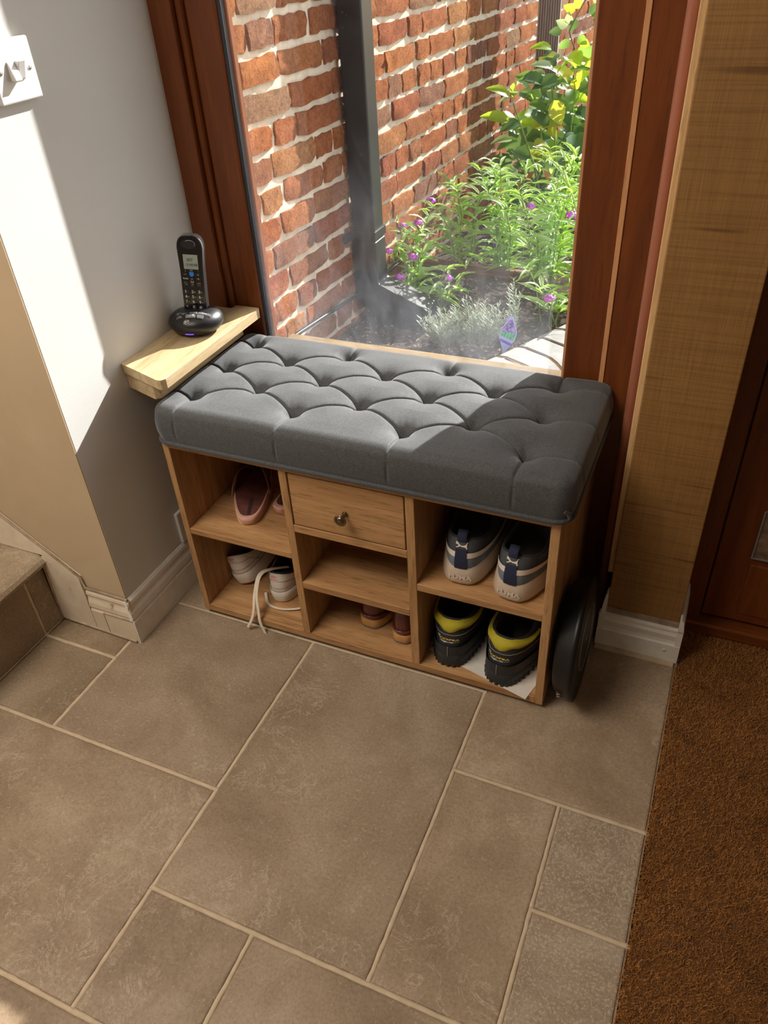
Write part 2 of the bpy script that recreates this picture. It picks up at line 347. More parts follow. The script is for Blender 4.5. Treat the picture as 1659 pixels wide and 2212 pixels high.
led=D.materials.new('purple_led'); led.use_nodes=True; e=led.node_tree.nodes['Principled BSDF']; e.inputs['Emission Color'].default_value=(0.25,0.12,1,1); e.inputs['Emission Strength'].default_value=0.7; e.inputs['Base Color'].default_value=(0.1,0.05,0.5,1)

# ------------------------------------------------------------------ room shell
def poly_floor(): return MB().box(-5*0.203-0.002,-3.0,-0.05,0.3575,1.0,-0.0035)
floor=put('floor',poly_floor(),bed,kind='structure',label='brown limestone flagstones laid in a mixed pattern with pale joints')
m=0.203
def irregular_tile(x0,y0,x1,y1,seed,z=0.0,g=0.0035,th=0.012,fn=None):
    r=random.Random(seed); mb=MB()
    x0+=g;y0+=g;x1-=g;y1-=g; pts=[]
    def side(ax,ay,bx,by):
        L=math.hypot(bx-ax,by-ay); n=max(3,int(L/0.03)); nx,ny=(by-ay)/L,-(bx-ax)/L
        for i in range(n):
            t=i/n; o=0 if i==0 else r.uniform(-0.0012,0.0008)
            if i==0: o=-0.0008
            pts.append((ax+(bx-ax)*t-nx*abs(o)*0.9,ay+(by-ay)*t-ny*abs(o)*0.9))
    side(x0,y0,x1,y0);side(x1,y0,x1,y1);side(x1,y1,x0,y1);side(x0,y1,x0,y0)
    cx,cy=(x0+x1)/2,(y0+y1)/2; n=len(pts)
    def inset(d): return [(x+(d if x<cx else -d)*(1 if abs(abs(x-cx)-(x1-x0)/2)<0.004 else 0),y+(d if y<cy else -d)*(1 if abs(abs(y-cy)-(y1-y0)/2)<0.004 else 0)) for x,y in pts]
    A=pts; B=inset(0.0012); C=inset(0.004)
    f=fn or (lambda x,y,zz:(x,y,zz))
    rings=[[f(x,y,z-th) for x,y in A],[f(x,y,z-0.0024) for x,y in A],[f(x,y,z-0.0008) for x,y in B],[f(x,y,z) for x,y in C]]
    vs=[p for rg in rings for p in rg]
    fs=[(k*n+i,k*n+(i+1)%n,(k+1)*n+(i+1)%n,(k+1)*n+i) for k in range(3) for i in range(n)]+[tuple(range(3*n,4*n))]
    mb.add(vs,fs); return mb
T=[(-4,1,-2,3,st_a),(-5,1,-4,2,st_c),(-5,2,-4,2.34,st_c),(-4,3,-2,5,st_a),(-5,-1,-2,1,st_a),(-2,0,0,3,st_a),(-2,3,0,5,st_a),(-2,-1,-1,0,st_a),
   (-1,-2,1,0,st_a),(0,0,1,2,st_a),(1,1,1.765,2,st_b),(1,-1,1.765,1,st_b),(0,2,1.765,4.12,st_a),(-5,-3,-3,-1,st_a),(-3,-3,-1,-1,st_a),(-1,-3,1.765,-2,st_a),(1,-2,1.765,-1,st_a)]
for k in range(3,9,2):
    for i in range(-5,1,2): T.append((i,-k-2,i+2,-k,st_a))
for i,(a,b_,c,d_,mt) in enumerate(T):
    put('floor_tile',irregular_tile(a*m,b_*m,c*m,d_*m,i),mt,floor)
# raised grout strips following every joint
gm=MB()
def gstrip(mb,p,q,wd=0.0044,z=-0.0010,seed=0,fn=None):
    r=random.Random(seed); p=Vector(p);q=Vector(q); d=(q-p); L=d.length; d.normalize(); nn=Vector((-d.y,d.x)); n=max(4,int(L/0.012))
    f=fn or (lambda x,y,zz:(x,y,zz)); rows=[]
    for i in range(n+1):
        c=p+d*(L*i/n); a=wd*r.uniform(0.8,1.2); b=wd*r.uniform(0.8,1.2)
        rows.append([f(*(c+nn*a),z-0.006),f(*(c+nn*a*0.8),z),f(*(c-nn*b*0.8),z),f(*(c-nn*b),z-0.006)])
    mb.grid(rows,True)
seen=set()
for a,b_,c,d_,mt in T:
    for (p,q,vert,k) in ((a,c,False,b_),(a,c,False,d_),(b_,d_,True,a),(b_,d_,True,c)):
        if vert and (abs(k)>4.99 or k>1.7): continue
        t0=math.floor(p+1e-6)
        while t0<q-1e-6:
            e0=max(p,t0); e1=min(q,t0+1)
            if e1-e0<0.9 and q-p>1 and (vert,k,t0) in seen: t0+=1; continue
            if (vert,k,t0) not in seen:
                seen.add((vert,k,t0))
                if vert: gstrip(gm,(k*m,e0*m-0.003),(k*m,e1*m+0.003),z=-0.0013-0.00011*(len(seen)%5),seed=len(seen))
                else: gstrip(gm,(e0*m-0.003,k*m),(e1*m+0.003,k*m),z=-0.0008-0.00009*(len(seen)%5),seed=len(seen))
            t0+=1
put('grout',gm,grout,floor,kind='stuff')

# step at left
step=empty('trim_1',(0,0,0),kind='structure',label='stone clad stair step at the lower left with a rounded edge')
put('step_core',MB().box(-2.2,-1.2,-0.03,-1.022,0.466,0.178),bed,step)
fr=lambda u,v,w_:(-1.012+w_,u,v)    # u=y, v=z, w outward x
for k,(y0,y1) in enumerate(((-0.35,0.001),(0.001,0.405),(0.405,0.466))):
    put('riser_tile',irregular_tile(y0,0.0,y1,0.168,50+k,fn=fr),st_a,step)
mbt=MB()
def tread(y0,y1,seed):
    mb=MB(); prof=[(-1.9,0.176),(-1.9,0.203),(-1.03,0.203),(-1.012,0.201),(-0.999,0.195),(-0.993,0.187),(-0.995,0.178),(-1.003,0.171),(-1.02,0.170)]
    mb.prism(prof,lambda u,v,w_:(u,w_,v),y0,y1); return mb
put('tread_tile',tread(-0.36,0.06,1),st_c,step); put('tread_tile',tread(0.066,0.466,2),st_c,step)
g2=MB(); gstrip(g2,(0.405,0.0),(0.405,0.17),0.004,-0.0012,seed=91,fn=fr); gstrip(g2,(-0.4,0.0),(0.466,0.0),0.004,-0.001,seed=92,fn=fr); gstrip(g2,(0.0,0.0),(0.0,0.17),0.004,-0.0012,seed=93,fn=fr)
put('grout',g2,grout,step,kind='stuff')

# walls
put('wall_left',MB().box(-0.99,0.4725,-0.02,-0.792,0.985,2.4),paint,kind='structure',bevel=0.003,label='white niche wall left of the window with a light switch and sun patch')
put('wall_stairs',MB().box(-3.0,0.4720,-0.02,-0.7925,0.66,2.4),cream,kind='structure',label='cream wall face beside the stone step at the left')
put('wall_right',MB().box(0.197,0.835,-0.02,0.345,1.0,2.4),brownw,kind='structure',bevel=0.002,label='narrow brown papered wall between the window and the door')
put('wall_front_low',MB().box(-0.80,1.012,-0.02,0.20,1.075,0.455),brownw,kind='structure',label='wall below the window behind the bench')
put('wall_front_high',MB().box(-0.99,0.96,2.12,1.6,1.11,2.6),paint,kind='structure')
put('wall_far_left',MB().box(-3.1,-3.0,-0.02,-3.0,0.66,2.4),hallp,kind='structure')
put('wall_far_right',MB().box(1.45,-3.0,-0.02,1.55,1.1,2.4),hallp,kind='structure')
put('wall_back',MB().box(-3.1,-3.1,-0.02,1.55,-3.0,2.4),hallp,kind='structure')
put('ceiling',MB().box(-3.1,-3.1,2.4,1.55,1.11,2.5),paint,kind='structure')
put('wall_front_right',MB().box(0.345,0.985,-0.02,1.55,1.10,2.4),paint,kind='structure')
put('floor_hall_left',MB().box(-3.0,-3.0,-0.05,-1.017,0.47,-0.004),bed,kind='structure')

# skirting boards
PR=[(0,0),(0.011,0),(0.011,0.066),(0.0085,0.070),(0.0085,0.074),(0.0105,0.078),(0.0095,0.090),(0.006,0.102),(0.0055,0.108),(0.0075,0.113),(0.0065,0.120),(0.002,0.127),(0,0.127)]
def skirt(name,p,q,nrm,mat,label=None,parent=None,prof=PR,sc=1.0):
    p=Vector((*p,0));q=Vector((*q,0)); nv=Vector((*nrm,0))
    mb=MB().prism([(u*sc,v) for u,v in prof],lambda u,v,t:p+(q-p)*t+nv*u+Vector((0,0,v)),0,1)
    return put(name,mb,mat,parent,kind=None if parent else 'structure',label=label)
bl=empty('baseboard_left',kind='structure',label='white moulded skirting board along the niche wall')
skirt('skirting_board',(-0.792,0.4625),(-0.792,0.615),(1,0),skirt_m,parent=bl)
skirt('skirting_board',(-0.792,0.612),(-0.786,0.985),(0.999,-0.02),skirt_m,parent=bl,sc=0.9)
# stairs skirting, level piece, step-side panel and raking piece
bs=empty('baseboard_stairs',kind='structure',label='worn cream skirting board that steps up beside the stone step')
skirt('skirting_board',(-0.905,0.472),(-0.784,0.472),(0,-1),skirt_w,parent=bs,sc=0.9)
put('skirting_panel',MB().prism([(-0.907,0.004),(-0.907,0.165),(-0.985,0.222),(-1.0,0.20),(-1.011,0.168),(-1.011,0.004)],lambda u,v,t:(u,t,v),0.472,0.4625),skirt_w,bs,bevel=0.001)
put('skirting_rake',MB().prism([(-0.995,0.205),(-0.985,0.222),(-1.30,0.452),(-1.8,0.80),(-1.8,0.205)],lambda u,v,t:(u,t,v),0.472,0.4635),skirt_w,bs,bevel=0.001)
cb=MB().tube([(-0.785,0.468,0.130),(-0.903,0.468,0.131),(-0.908,0.466,0.166),(-0.985,0.466,0.224),(-1.3,0.466,0.454)],0.0035,6)
cb.tube([(-0.868,0.463,0.068),(-0.785,0.463,0.068)],0.002,5); cb.tube([(-0.868,0.463,0.068),(-0.868,0.463,0.0)],0.0018,5)
cb.tube([(-1.005,0.463,0.008),(-0.907,0.462,0.006),(-0.79,0.461,0.004)],0.0035,6); cb.tube([(-1.005,0.462,0.18),(-1.012,0.462,0.005)],0.003,6)
put('caulk',cb,caulk,bs)
br=empty('baseboard_right',kind='structure',label='white moulded skirting board below the brown wall')
PR2=[(0,0),(0.013,0),(0.013,0.048),(0.010,0.052),(0.009,0.060),(0.0115,0.075),(0.009,0.084),(0.012,0.088),(0.012,0.093),(0,0.095)]
skirt('skirting_board',(0.184,0.835),(0.357,0.835),(0,-1),skirt_m,parent=br,prof=PR2)
skirt('skirting_return',(0.197,0.823),(0.197,0.845),(-1,0),skirt_m,parent=br,prof=[(0,0),(0.013,0),(0.012,0.06),(0.008,0.12),(0.004,0.15),(0,0.152)])
skirt('skirting_return',(0.345,0.823),(0.345,0.948),(1,0),skirt_m,parent=br,prof=[(0,0),(0.012,0),(0.012,0.09),(0.008,0.12),(0.003,0.127),(0,0.127)])
put('top_ledge',MB().box(0.197,0.829,0.095,0.345,0.836,0.108),caulk,br,bevel=0.002)
put('screw_cap',MB().lathe([(0.0045,0),(0.004,0.001),(0.0001,0.0012)],16,(0.327,0.8215,0.033),ax=Matrix.Rotation(PI/2,3,'X')),skirt_m,br)
put('bottom_seal',MB().box(0.186,0.808,-0.002,0.352,0.823,0.0035),grout,br,bevel=0.001)

# ------------------------------------------------------------------ window
win=empty('window_1',kind='structure',label='tall fixed window in a mahogany frame with dusty glass')
def board(name,x0,y0,z0,x1,y1,z1,mat,bev=0.003,parent=None): return put(name,MB().box(x0,y0,z0,x1,y1,z1),mat,parent or win,bevel=bev)
board('architrave',-0.793,0.962,0.0,-0.742,1.00,2.2,maho_z)
board('architrave_bead',-0.742,0.974,0.0,-0.727,1.00,2.2,maho_z,0.006)
board('frame_stile',-0.727,0.985,0.0,-0.659,1.02,2.2,maho_z,0.004)
board('gasket',-0.660,0.990,0.45,-0.652,1.003,2.2,gasket,0.002)
board('outer_reveal',-0.70,1.004,0.45,-0.6475,1.018,2.2,maho_z,0.002)
board('gasket',0.024,0.992,0.45,0.031,1.003,2.2,maho_lt,0.001)
board('frame_stile',0.0295,0.984,0.0,0.103,1.09,2.2,maho_z,0.002)
board('frame_edge_strip',0.1035,0.9545,0.0,0.1125,1.0,2.2,maho_lt,0.001)
board('frame_board',0.1125,0.9565,0.0,0.163,1.0,2.2,maho_z,0.002)
bd=MB().prism([(0.1635+0.0,0.95)]+[(0.1735-0.0105*math.cos(a),0.925-0.0105*math.sin(a)) for a in np.linspace(0,PI,10)]+[(0.184,0.95)],lambda u,v,t:(u,v,t),0.0,2.2,True)
put('frame_bead',bd,bead_m,win)
board('edge_batten',0.186,0.848,0.19,0.1975,0.99,2.2,batten_m,0.002)
board('frame_back',0.10,0.96,0.0,0.20,1.03,2.2,maho_z,0)
board('bottom_rail',-0.66,0.986,0.40,0.03,1.06,0.452,maho_x,0.003)
board('head_rail',-0.80,0.96,2.10,0.2,1.06,2.2,maho_x,0.003)
board('outside_sill',-0.66,1.020,0.455,0.03,1.098,0.507,sill_m,0.003)
board('inner_rail',-0.74,0.985,0.0,0.11,1.012,0.40,maho_x,0.002)
gl_o=put('glass_pane',MB().box(-0.655,0.997,0.45,0.03,0.999,2.12),glass,win)

# ------------------------------------------------------------------ door
door=empty('door_1',kind='structure',label='dark mahogany front door beside the doormat')
board('door_frame',0.345,0.952,0.02,0.3855,1.0,2.1,maho_z,0.003,door)
board('door_leaf',0.3885,0.958,0.038,1.2,0.995,2.1,maho_z,0.002,door)
board('door_inner_panel',0.455,0.9555,0.06,1.0,0.962,0.2,maho_z,0.004,door)
board('door_gap',0.384,0.966,0.02,0.392,0.99,2.1,gasket,0,door)
board('threshold',0.345,0.93,0.0,1.3,0.99,0.030,maho_x,0.004,door)
board('letterbox_glass',0.4545,0.9535,0.222,0.80,0.958,0.34,plain('brown_patterned_glass',(0.2,0.14,0.09),0.25,var=0.4),0.001,door)
fm=MB().box(0.4535,0.9505,0.2185,0.80,0.9545,0.2225).box(0.4515,0.9505,0.2185,0.4555,0.9545,0.34)
put('panel_trim',fm,silver,door,bevel=0.001)

# ------------------------------------------------------------------ door mat (coir)
mat_t=empty('doormat',(0.36,-0.6,-0.012),label='brown coir doormat filling the floor in front of the door',cat='doormat')
coir_b=plain('coir_base',(0.12,0.05,0.014),0.95,var=0.4,bumps=1.0,bscale=200)
put('mat_base',MB().box(0,0,0,0.95,1.545,0.008),coir_b,mat_t)
def coirm():
    m,nt,b=newmat('coir_fibre'); v=coords(nt)
    n=noisen(nt,v,9,4,0.6); n2=noisen(nt,v,340,2)
    c=ramp(nt,n2,[(0.3,(0.21,0.082,0.018)),(0.5,(0.42,0.18,0.045)),(0.72,(0.70,0.37,0.13))])
    c=mix(nt,1.0,c,ramp(nt,n,[(0.3,(0.75,0.72,0.7)),(0.7,(1.15,1.15,1.15))]),'MULTIPLY')
    nt.links.new(c,b.inputs['Base Color']); b.inputs['Roughness'].default_value=0.85; b.inputs['Specular IOR Level'].default_value=0.2; return m
def fibres(n,xr,yr,z0,h,wd,lean,seed):
    r=np.random.default_rng(seed)
    x=r.uniform(*xr,n);y=r.uniform(*yr,n);a=r.uniform(0,2*PI,n);l=h*r.uniform(0.6,1.25,n);ln=lean*r.uniform(0.2,1.3,n);b=r.uniform(0,2*PI,n)
    p0=np.stack([x,y,np.full(n,z0)],1); d=np.stack([np.cos(a)*ln,np.sin(a)*ln,l],1); s=np.stack([np.cos(b),np.sin(b),np.zeros(n)],1)*wd
    p1=p0+d*0.6; p2=p0+d*np.array([1.5,1.5,1.0])
    V=np.stack([p0-s,p0+s,p1+s*0.8,p1-s*0.8,p2],1).reshape(-1,3)
    me=D.meshes.new('fibres'); me.vertices.add(5*n); me.vertices.foreach_set('co',V.ravel())
    base=np.arange(n)[:,None]*5
    lo=np.concatenate([base+np.array([[0,1,2,3]]),base+np.array([[3,2,4]])],1).ravel()
    me.loops.add(7*n); me.loops.foreach_set('vertex_index',lo); me.polygons.add(2*n)
    ls=(np.arange(n)[:,None]*7+np.array([[0,4]])).ravel(); me.polygons.foreach_set('loop_start',ls)
    me.polygons.foreach_set('loop_total',np.tile([4,3],n)); me.update(calc_edges=True); me.validate(); return me
fb=fibres(150000,(0.0,0.36),(0.1,1.543),0.006,0.010,0.00042,0.006,5); fb.materials.append(coirm())
put('coir_pile',fb,None,mat_t,kind='stuff')
fb2=fibres(20000,(0.36,0.95),(0.1,1.543),0.006,0.010,0.0008,0.006,6); fb2.materials.append(fb.materials[0])
put('coir_pile',fb2,None,mat_t,kind='stuff')
fb3=fibres(2600,(-0.005,0.004),(0.1,1.40),0.011,0.005,0.0004,0.006,8); fb3.materials.append(fb.materials[0])
put('coir_edge_tufts',fb3,None,mat_t,kind='stuff')

# ------------------------------------------------------------------ bench
B0=Vector((-0.695,0.603,0)); BW,BD=0.8155,0.362
bench=empty('storage_bench',B0,label='mango wood shoe bench with open cubbies and one drawer below the window',cat='bench')
def bp(name,x0,y0,z0,x1,y1,z1,mat,bev=0.0012): return put(name,MB().box(x0,y0,z0,x1,y1,z1),mat,bench,bevel=bev)
bp('side_panel',0,0,0.012,0.015,BD,0.481,mango_z); bp('side_panel',BW-0.017,0,0.012,BW,BD,0.481,mango_z)
bp('top_panel',0.015,0,0.470,BW-0.017,BD,0.481,mango_x); bp('bottom_panel',0.015,0.0005,0.012,BW-0.017,BD,0.030,mango_x)
bp('divider',0.2685,0.0004,0.030,0.2855,BD-0.01,0.470,mango_z); bp('divider',0.5315,0.0004,0.030,0.5495,BD-0.01,0.470,mango_z)
bp('shelf',0.015,0.0006,0.246,0.2685,BD-0.01,0.261,mango_x); bp('shelf',0.5495,0.0006,0.245,BW-0.017,BD-0.01,0.262,mango_x)
bp('shelf',0.2855,0.0006,0.168,0.5315,BD-0.01,0.186,mango_x); bp('shelf',0.2855,0.0006,0.323,0.5315,BD-0.01,0.341,mango_x)
bp('back_panel',0.015,BD-0.010,0.030,BW-0.017,BD-0.001,0.470,mango_x,0)
dr=bp('drawer',0.2885,0.0015,0.3435,0.5285,0.30,0.4665,mango_x,0.0012)
kn=MB().lathe([(0.0005,0.0),(0.006,0.0005),(0.006,0.002),(0.0042,0.004),(0.0045,0.013),(0.0075,0.017),(0.0105,0.019),(0.0125,0.021),(0.0125,0.023),(0.0095,0.0235),(0.0088,0.0225),(0.0085,0.0235),(0.006,0.026),(0.0001,0.0268)],28,(0.406,0.0015,0.398),ax=Matrix.Rotation(PI/2,3,'X'))
put('knob',kn,bronze,dr,label='round antique bronze knob')
for x,y in ((0.05,0.03),(BW-0.05,0.03),(0.05,BD-0.03),(BW-0.05,BD-0.03),(0.41,0.03)): 
    put('foot',MB().lathe([(0.011,0),(0.012,0.002),(0.012,0.012)],14,(x,y,0)),blackp,bench)

# ------------------------------------------------------------------ cushion
C0=Vector((-0.7025,0.5955,0.4812)); CW,CD=0.8375,0.380
cush=empty('seat_cushion',C0,label='buttoned charcoal tweed cushion on top of the wooden bench',cat='cushion')
bx=[0.0575+0.1135*i for i in range(7)]; by=[0.078,0.140,0.203,0.264,0.325]
BT=[(bx[i],by[j]) for i in (0,2,4,6) for j in (0,2,4)]+[(bx[i],by[j]) for i in (1,3,5) for j in (1,3)]
SEG=[]
for i in (1,3,5):
    for j in (1,3):
        for di in (-1,1):
            for dj in (-1,1): SEG.append((bx[i],by[j],bx[i+di],by[j+dj]))
for i in (0,2,4,6): SEG+= [(bx[i],by[0],bx[i]+(0.0),-0.05),(bx[i],by[4],bx[i],CD+0.05)]
for j in (0,2,4): SEG+=[(bx[0],by[j],-0.05,by[j]),(bx[6],by[j],CW+0.05,by[j])]
NX,NY=430,200
us=np.linspace(0,1,NX);vs_=np.linspace(0,1,NY)
U,V=np.meshgrid(us,vs_,indexing='ij')
# denser sampling near the rim
X=U*CW; Y=V*CD
# superellipse corner rounding: pull corners in
def pull(X,Y):
    cx,cy=CW/2,CD/2; r=0.030
    dx=np.maximum(np.abs(X-cx)-(cx-r),0); dy=np.maximum(np.abs(Y-cy)-(cy-r),0)
    d=np.maximum(np.hypot(dx,dy),1e-9); mx=np.maximum(dx,dy); k=np.where((dx>0)&(dy>0),mx/d,1.0)
    return cx+np.sign(X-cx)*(np.minimum(np.abs(X-cx),cx-r)+dx*k), cy+np.sign(Y-cy)*(np.minimum(np.abs(Y-cy),cy-r)+dy*k)
dE=np.minimum(np.minimum(X,CW-X),np.minimum(Y,CD-Y))
X2,Y2=pull(X,Y)
R=0.024
e=np.clip(dE/R,0,1); edge=-R*0.85*(1-np.sqrt(np.clip(1-(1-e)**2,0,1)))
dmin=np.full(X.shape,9.0)
for (x0,y0,x1,y1) in SEG:
    dx,dy=x1-x0,y1-y0; t=np.clip(((X-x0)*dx+(Y-y0)*dy)/(dx*dx+dy*dy),0,1)
    d=np.hypot(X-x0-t*dx,Y-y0-t*dy); dmin=np.minimum(dmin,d)
db=np.full(X.shape,9.0)
for (x0,y0) in BT: db=np.minimum(db,np.hypot(X-x0,Y-y0))
H=0.0835
# soft pillows between the folds, sharp crease at the fold, deep pinch at the button
pil=0.0030*(1-np.exp(-(dmin/0.005)**1.0)); crease=-0.0050*np.exp(-(dmin/0.0017)**2)
inner=np.clip(dE/0.05,0,1)
dome=0.0085*(1-np.exp(-(db/0.040)**2))
but=-0.0250*np.exp(-(db/0.0125)**1.35)
puck=0.0004*np.sin(X*420+3*np.sin(Y*60))*np.exp(-(db/0.03)**2)
side_d=np.clip(dE/0.015,0,1)
Z=H+edge+(dome-0.0060)*(0.25+0.75*inner)+(pil-0.0026)*(0.3+0.7*side_d)+crease*(0.35+0.65*side_d)+but+puck+0.005*np.sin(PI*U)*np.sin(PI*V)
mb=MB(); P=[[ (X2[i,j],Y2[i,j],Z[i,j]) for j in range(NY)] for i in range(NX)]
mb.grid(P,True)
# side wall loops
loop=[(i,0) for i in range(NX)]+[(NX-1,j) for j in range(1,NY)]+[(i,NY-1) for i in range(NX-2,-1,-1)]+[(0,j) for j in range(NY-2,0,-1)]
rows=[]
for (i,j) in loop:
    x,y,z=P[i][j]; nx=(x-CW/2);ny=(y-CD/2)
    ox=-1 if i==0 else (1 if i==NX-1 else 0); oy=-1 if j==0 else (1 if j==NY-1 else 0)
    n_=math.hypot(ox,oy) or 1; ox/=n_;oy/=n_
    cr=math.exp(-(dmin[i,j]/0.0022)**2)
    seam=max([math.exp(-((x-b)/0.0022)**2) for b in (bx[0],bx[2],bx[4],bx[6])]) if oy else max([math.exp(-((y-b)/0.0022)**2) for b in (by[0],by[2],by[4])])
    row=[]
    for k in range(11):
        t=k/10; zz=z*(1-t)+0.006*t; bul=0.0042*math.sin(PI*t)**0.8 - 0.0035*t**3
        dpt=bul-seam*0.0028*math.sin(PI*min(1,t+0.15))
        row.append((x+ox*dpt,y+oy*dpt,zz))
    rows.append(row)
mb.grid(rows,True,closed_u=True)
mb.box(0.01,0.01,0.0,CW-0.01,CD-0.01,0.008)
me=mb.mesh('tufted_cover',tweed)
uvl=me.uv_layers.new(name='uv'); lv=np.empty(len(me.loops),dtype=np.int32); me.loops.foreach_get('vertex_index',lv)
co=np.array(mb.v); ng=NX*NY; uv=np.zeros((len(co),2)); uv[:,0]=co[:,0]; uv[:,1]=co[:,1]
idx=ng; 
for (i,j) in loop:
    for k in range(11):
        x,y,z=mb.v[idx]; 
        if i in (0,NX-1): uv[idx]=(y,z+x*0)
        else: uv[idx]=(x,z-0.08 if j==0 else -z)
        idx+=1
uvl.data.foreach_set('uv',uv[lv].ravel())
put('tufted_cover',me,None,cush)
pts=[]
r_=0.032
for (cx,cy,a0) in ((CW-r_,CD-r_,0),(r_,CD-r_,PI/2),(r_,r_,PI),(CW-r_,r_,1.5*PI)):
    for a in np.linspace(a0,a0+PI/2,8): pts.append((cx+r_*math.cos(a),cy+r_*math.sin(a),0.0065))
pts.append(pts[0]); 
pme=MB().tube(pts,0.0052,8,caps=False).mesh('piping',tweed); put('piping',pme,None,cush)
for x,y in BT:
    iz=H-0.0060-0.0068-0.0250+0.005*math.sin(PI*x/CW)*math.sin(PI*y/CD)
    put('button',MB().lathe([(0.0062,-0.002),(0.0066,0.0005),(0.0052,0.003),(0.0025,0.0044),(0.0002,0.0047)],14,(x,y,iz)),tweed,cush)
put('corner_fold',MB().tube([(CW-0.012,0.004,0.030),(CW-0.004,0.010,0.022),(CW-0.003,0.012,0.010)],[0.004,0.005,0.003],8),tweed,cush)

# ------------------------------------------------------------------ wall shelf, phone, switch, socket
shf=empty('wall_shelf',(-0.792,0.66,0.594),label='pale oak corner shelf with a cut corner carrying the telephone',cat='shelf')
poly=[(0.0,-0.012),(0.070,-0.044),(0.105,-0.052),(0.128,-0.048),(0.134,-0.038),(0.134,0.312),(0.128,0.318),(0.062,0.320),(0.062,0.300),(0.0,0.300)]
poly2=[(0.002,-0.010),(0.0,0.0)]
put('shelf_board',MB().prism([(0.0005,-0.008),(0.115,-0.046),(0.124,-0.045),(0.130,-0.036),(0.130,0.317),(0.126,0.321),(0.068,0.321),(0.066,0.303),(0.0005,0.301)],lambda u,v,t:(u,v,t),0.004,0.024),oak,shf,bevel=0.0025)
put('bracket',MB().prism([(0.0005,-0.003),(0.086,-0.030),(0.096,-0.020),(0.096,0.29),(0.0005,0.29)],lambda u,v,t:(u,v,t),-0.031,0.0038),oak,shf,bevel=0.0015)

ph=empty('telephone',(-0.731,0.838,0.6185),(0,0,math.radians(20)),label='black cordless telephone standing in its round base on the oak shelf',cat='telephone')
# local: faces -y
prof=[(0.030,0.0),(0.040,0.002),(0.050,0.008),(0.0575,0.018),(0.0585,0.026),(0.055,0.034),(0.046,0.041),(0.034,0.0455),(0.020,0.047),(0.0002,0.047)]
put('phone_base',MB().lathe(prof,48,sy=0.93),phone_s,ph)
def basez(x,y):
    r=math.hypot(x,y/0.93)
    for (r0,z0),(r1,z1) in zip(prof[4:],prof[5:]):
        if r1<=r<=r0: return z0+(z1-z0)*(r0-r)/(r0-r1)
    return 0.047
def onbase(x,y): return (x,y,basez(x,y)+0.0006)
for (x0,y0,x1,y1) in ((-0.004,-0.026,0.012,-0.020),(0.015,-0.027,0.040,-0.021),(-0.010,-0.037,0.010,-0.030),(0.014,-0.037,0.027,-0.030)):
    zc=basez((x0+x1)/2,(y0+y1)/2)
    put('base_button',MB().prism([(x0,y0),(x1,y0),(x1,y1),(x0,y1)],lambda u,v,t:(u,v,basez(u,v)+t),-0.002,0.0022),silver,ph,bevel=0.0006)
tm=MB()
for s,x,y in (('Find',-0.030,-0.018),('all',-0.030,-0.022),('Answer',-0.017,-0.021),('on',-0.017,-0.025),('Skip',-0.024,-0.030),('Delete',-0.024,-0.034)):
    text_mb(tm,s,0.0048,lambda u,v,x=x,y=y:onbase(u+x,v+y))
for s,x,y in (('- volume +',0.0275,-0.024),('Play > ■',0.0,-0.0335)):
    text_mb(tm,s,0.0045,lambda u,v,x=x,y=y:(u+x,v+y,basez(u+x,v+y)+0.0028))
def ringpts(r,n=24): return [(r*math.cos(2*PI*k/n),r*math.sin(2*PI*k/n)) for k in range(n)]
lg=(-0.006,-0.0465)
def frontp(u,v):   # on the base's front slope
    y=lg[1]+v*0.65; return (u+lg[0],y-0.0012,basez(u+lg[0],y)+0.0008)
ro=ringpts(0.0060);ri=ringpts(0.0052); n=24
tm.add([frontp(*p) for p in ro]+[frontp(*p) for p in ri],[(k,(k+1)%n,n+(k+1)%n,n+k) for k in range(n)])
text_mb(tm,'BT',0.0068,frontp,0.0002)
put('base_print',tm,print_w,ph,label='white printed button legends and round BT badge')
put('status_light',MB().tube([(-0.012,-0.0522,0.0135),(-0.003,-0.0536,0.0132),(0.006,-0.0536,0.0132)],0.0011,6),led,ph)
# handset
hs=empty('handset',(0.0,0.012,0.030),(math.radians(-1),math.radians(5.5),0)); hs.parent=ph
def hw(z):   # half width along height
    t=z/0.165; return 0.0245+0.0035*max(0,(t-0.6)/0.4)+0.001*max(0,(0.3-t)/0.3)
def hbody(y0,y1,inset,zs=0.0):
    mb=MB(); rows=[]; zz=list(np.linspace(0,0.142,14))+[0.142+0.026*math.sin(a) for a in np.linspace(0.1,PI/2,9)]
    for z in zz:
        wd=hw(min(z,0.142))-inset
        if z>0.142: wd*=math.sqrt(max(0.0,1-((z-0.142)/0.0262)**2))**0.55
        rows.append((wd,z))
    rows=[(max(a,0.0015),b) for a,b in rows]
    out=[(-a,b) for a,b in rows]+[(a,b) for a,b in rows[::-1]]
    mb.prism(out,lambda u,v,t:(u,t,v),y1,y0); return mb
put('handset_body',hbody(-0.006,0.012,0.0),silver,hs,bevel=0.003); put('handset_face',hbody(-0.0095,-0.004,0.0018),phone_m,hs,bevel=0.0022)
ff=lambda u,v:(u,-0.0098,v)
sc_=MB().prism([(-0.0145,0.101),(0.0155,0.101),(0.0155,0.131),(-0.0145,0.131)],lambda u,v,t:(u,t,v),-0.0097,-0.0092)
put('screen',sc_,lcd,hs,bevel=0.0004)
tx=MB(); text_mb(tx,'SET',0.008,lambda u,v:(u-0.001,-0.00995,v+0.120),0.0003); text_mb(tx,'0 00:08',0.0075,lambda u,v:(u+0.003,-0.00995,v+0.110),0.0003); put('screen_text',tx,lcdt,hs)
ep=MB().prism([(0.016*math.cos(a)*(1 if abs(math.cos(a))<.7 else 1),0.152+0.0095*math.sin(a)) for a in np.linspace(0,2*PI,24,endpoint=False)],lambda u,v,t:(u,t,v),-0.0102,-0.009)
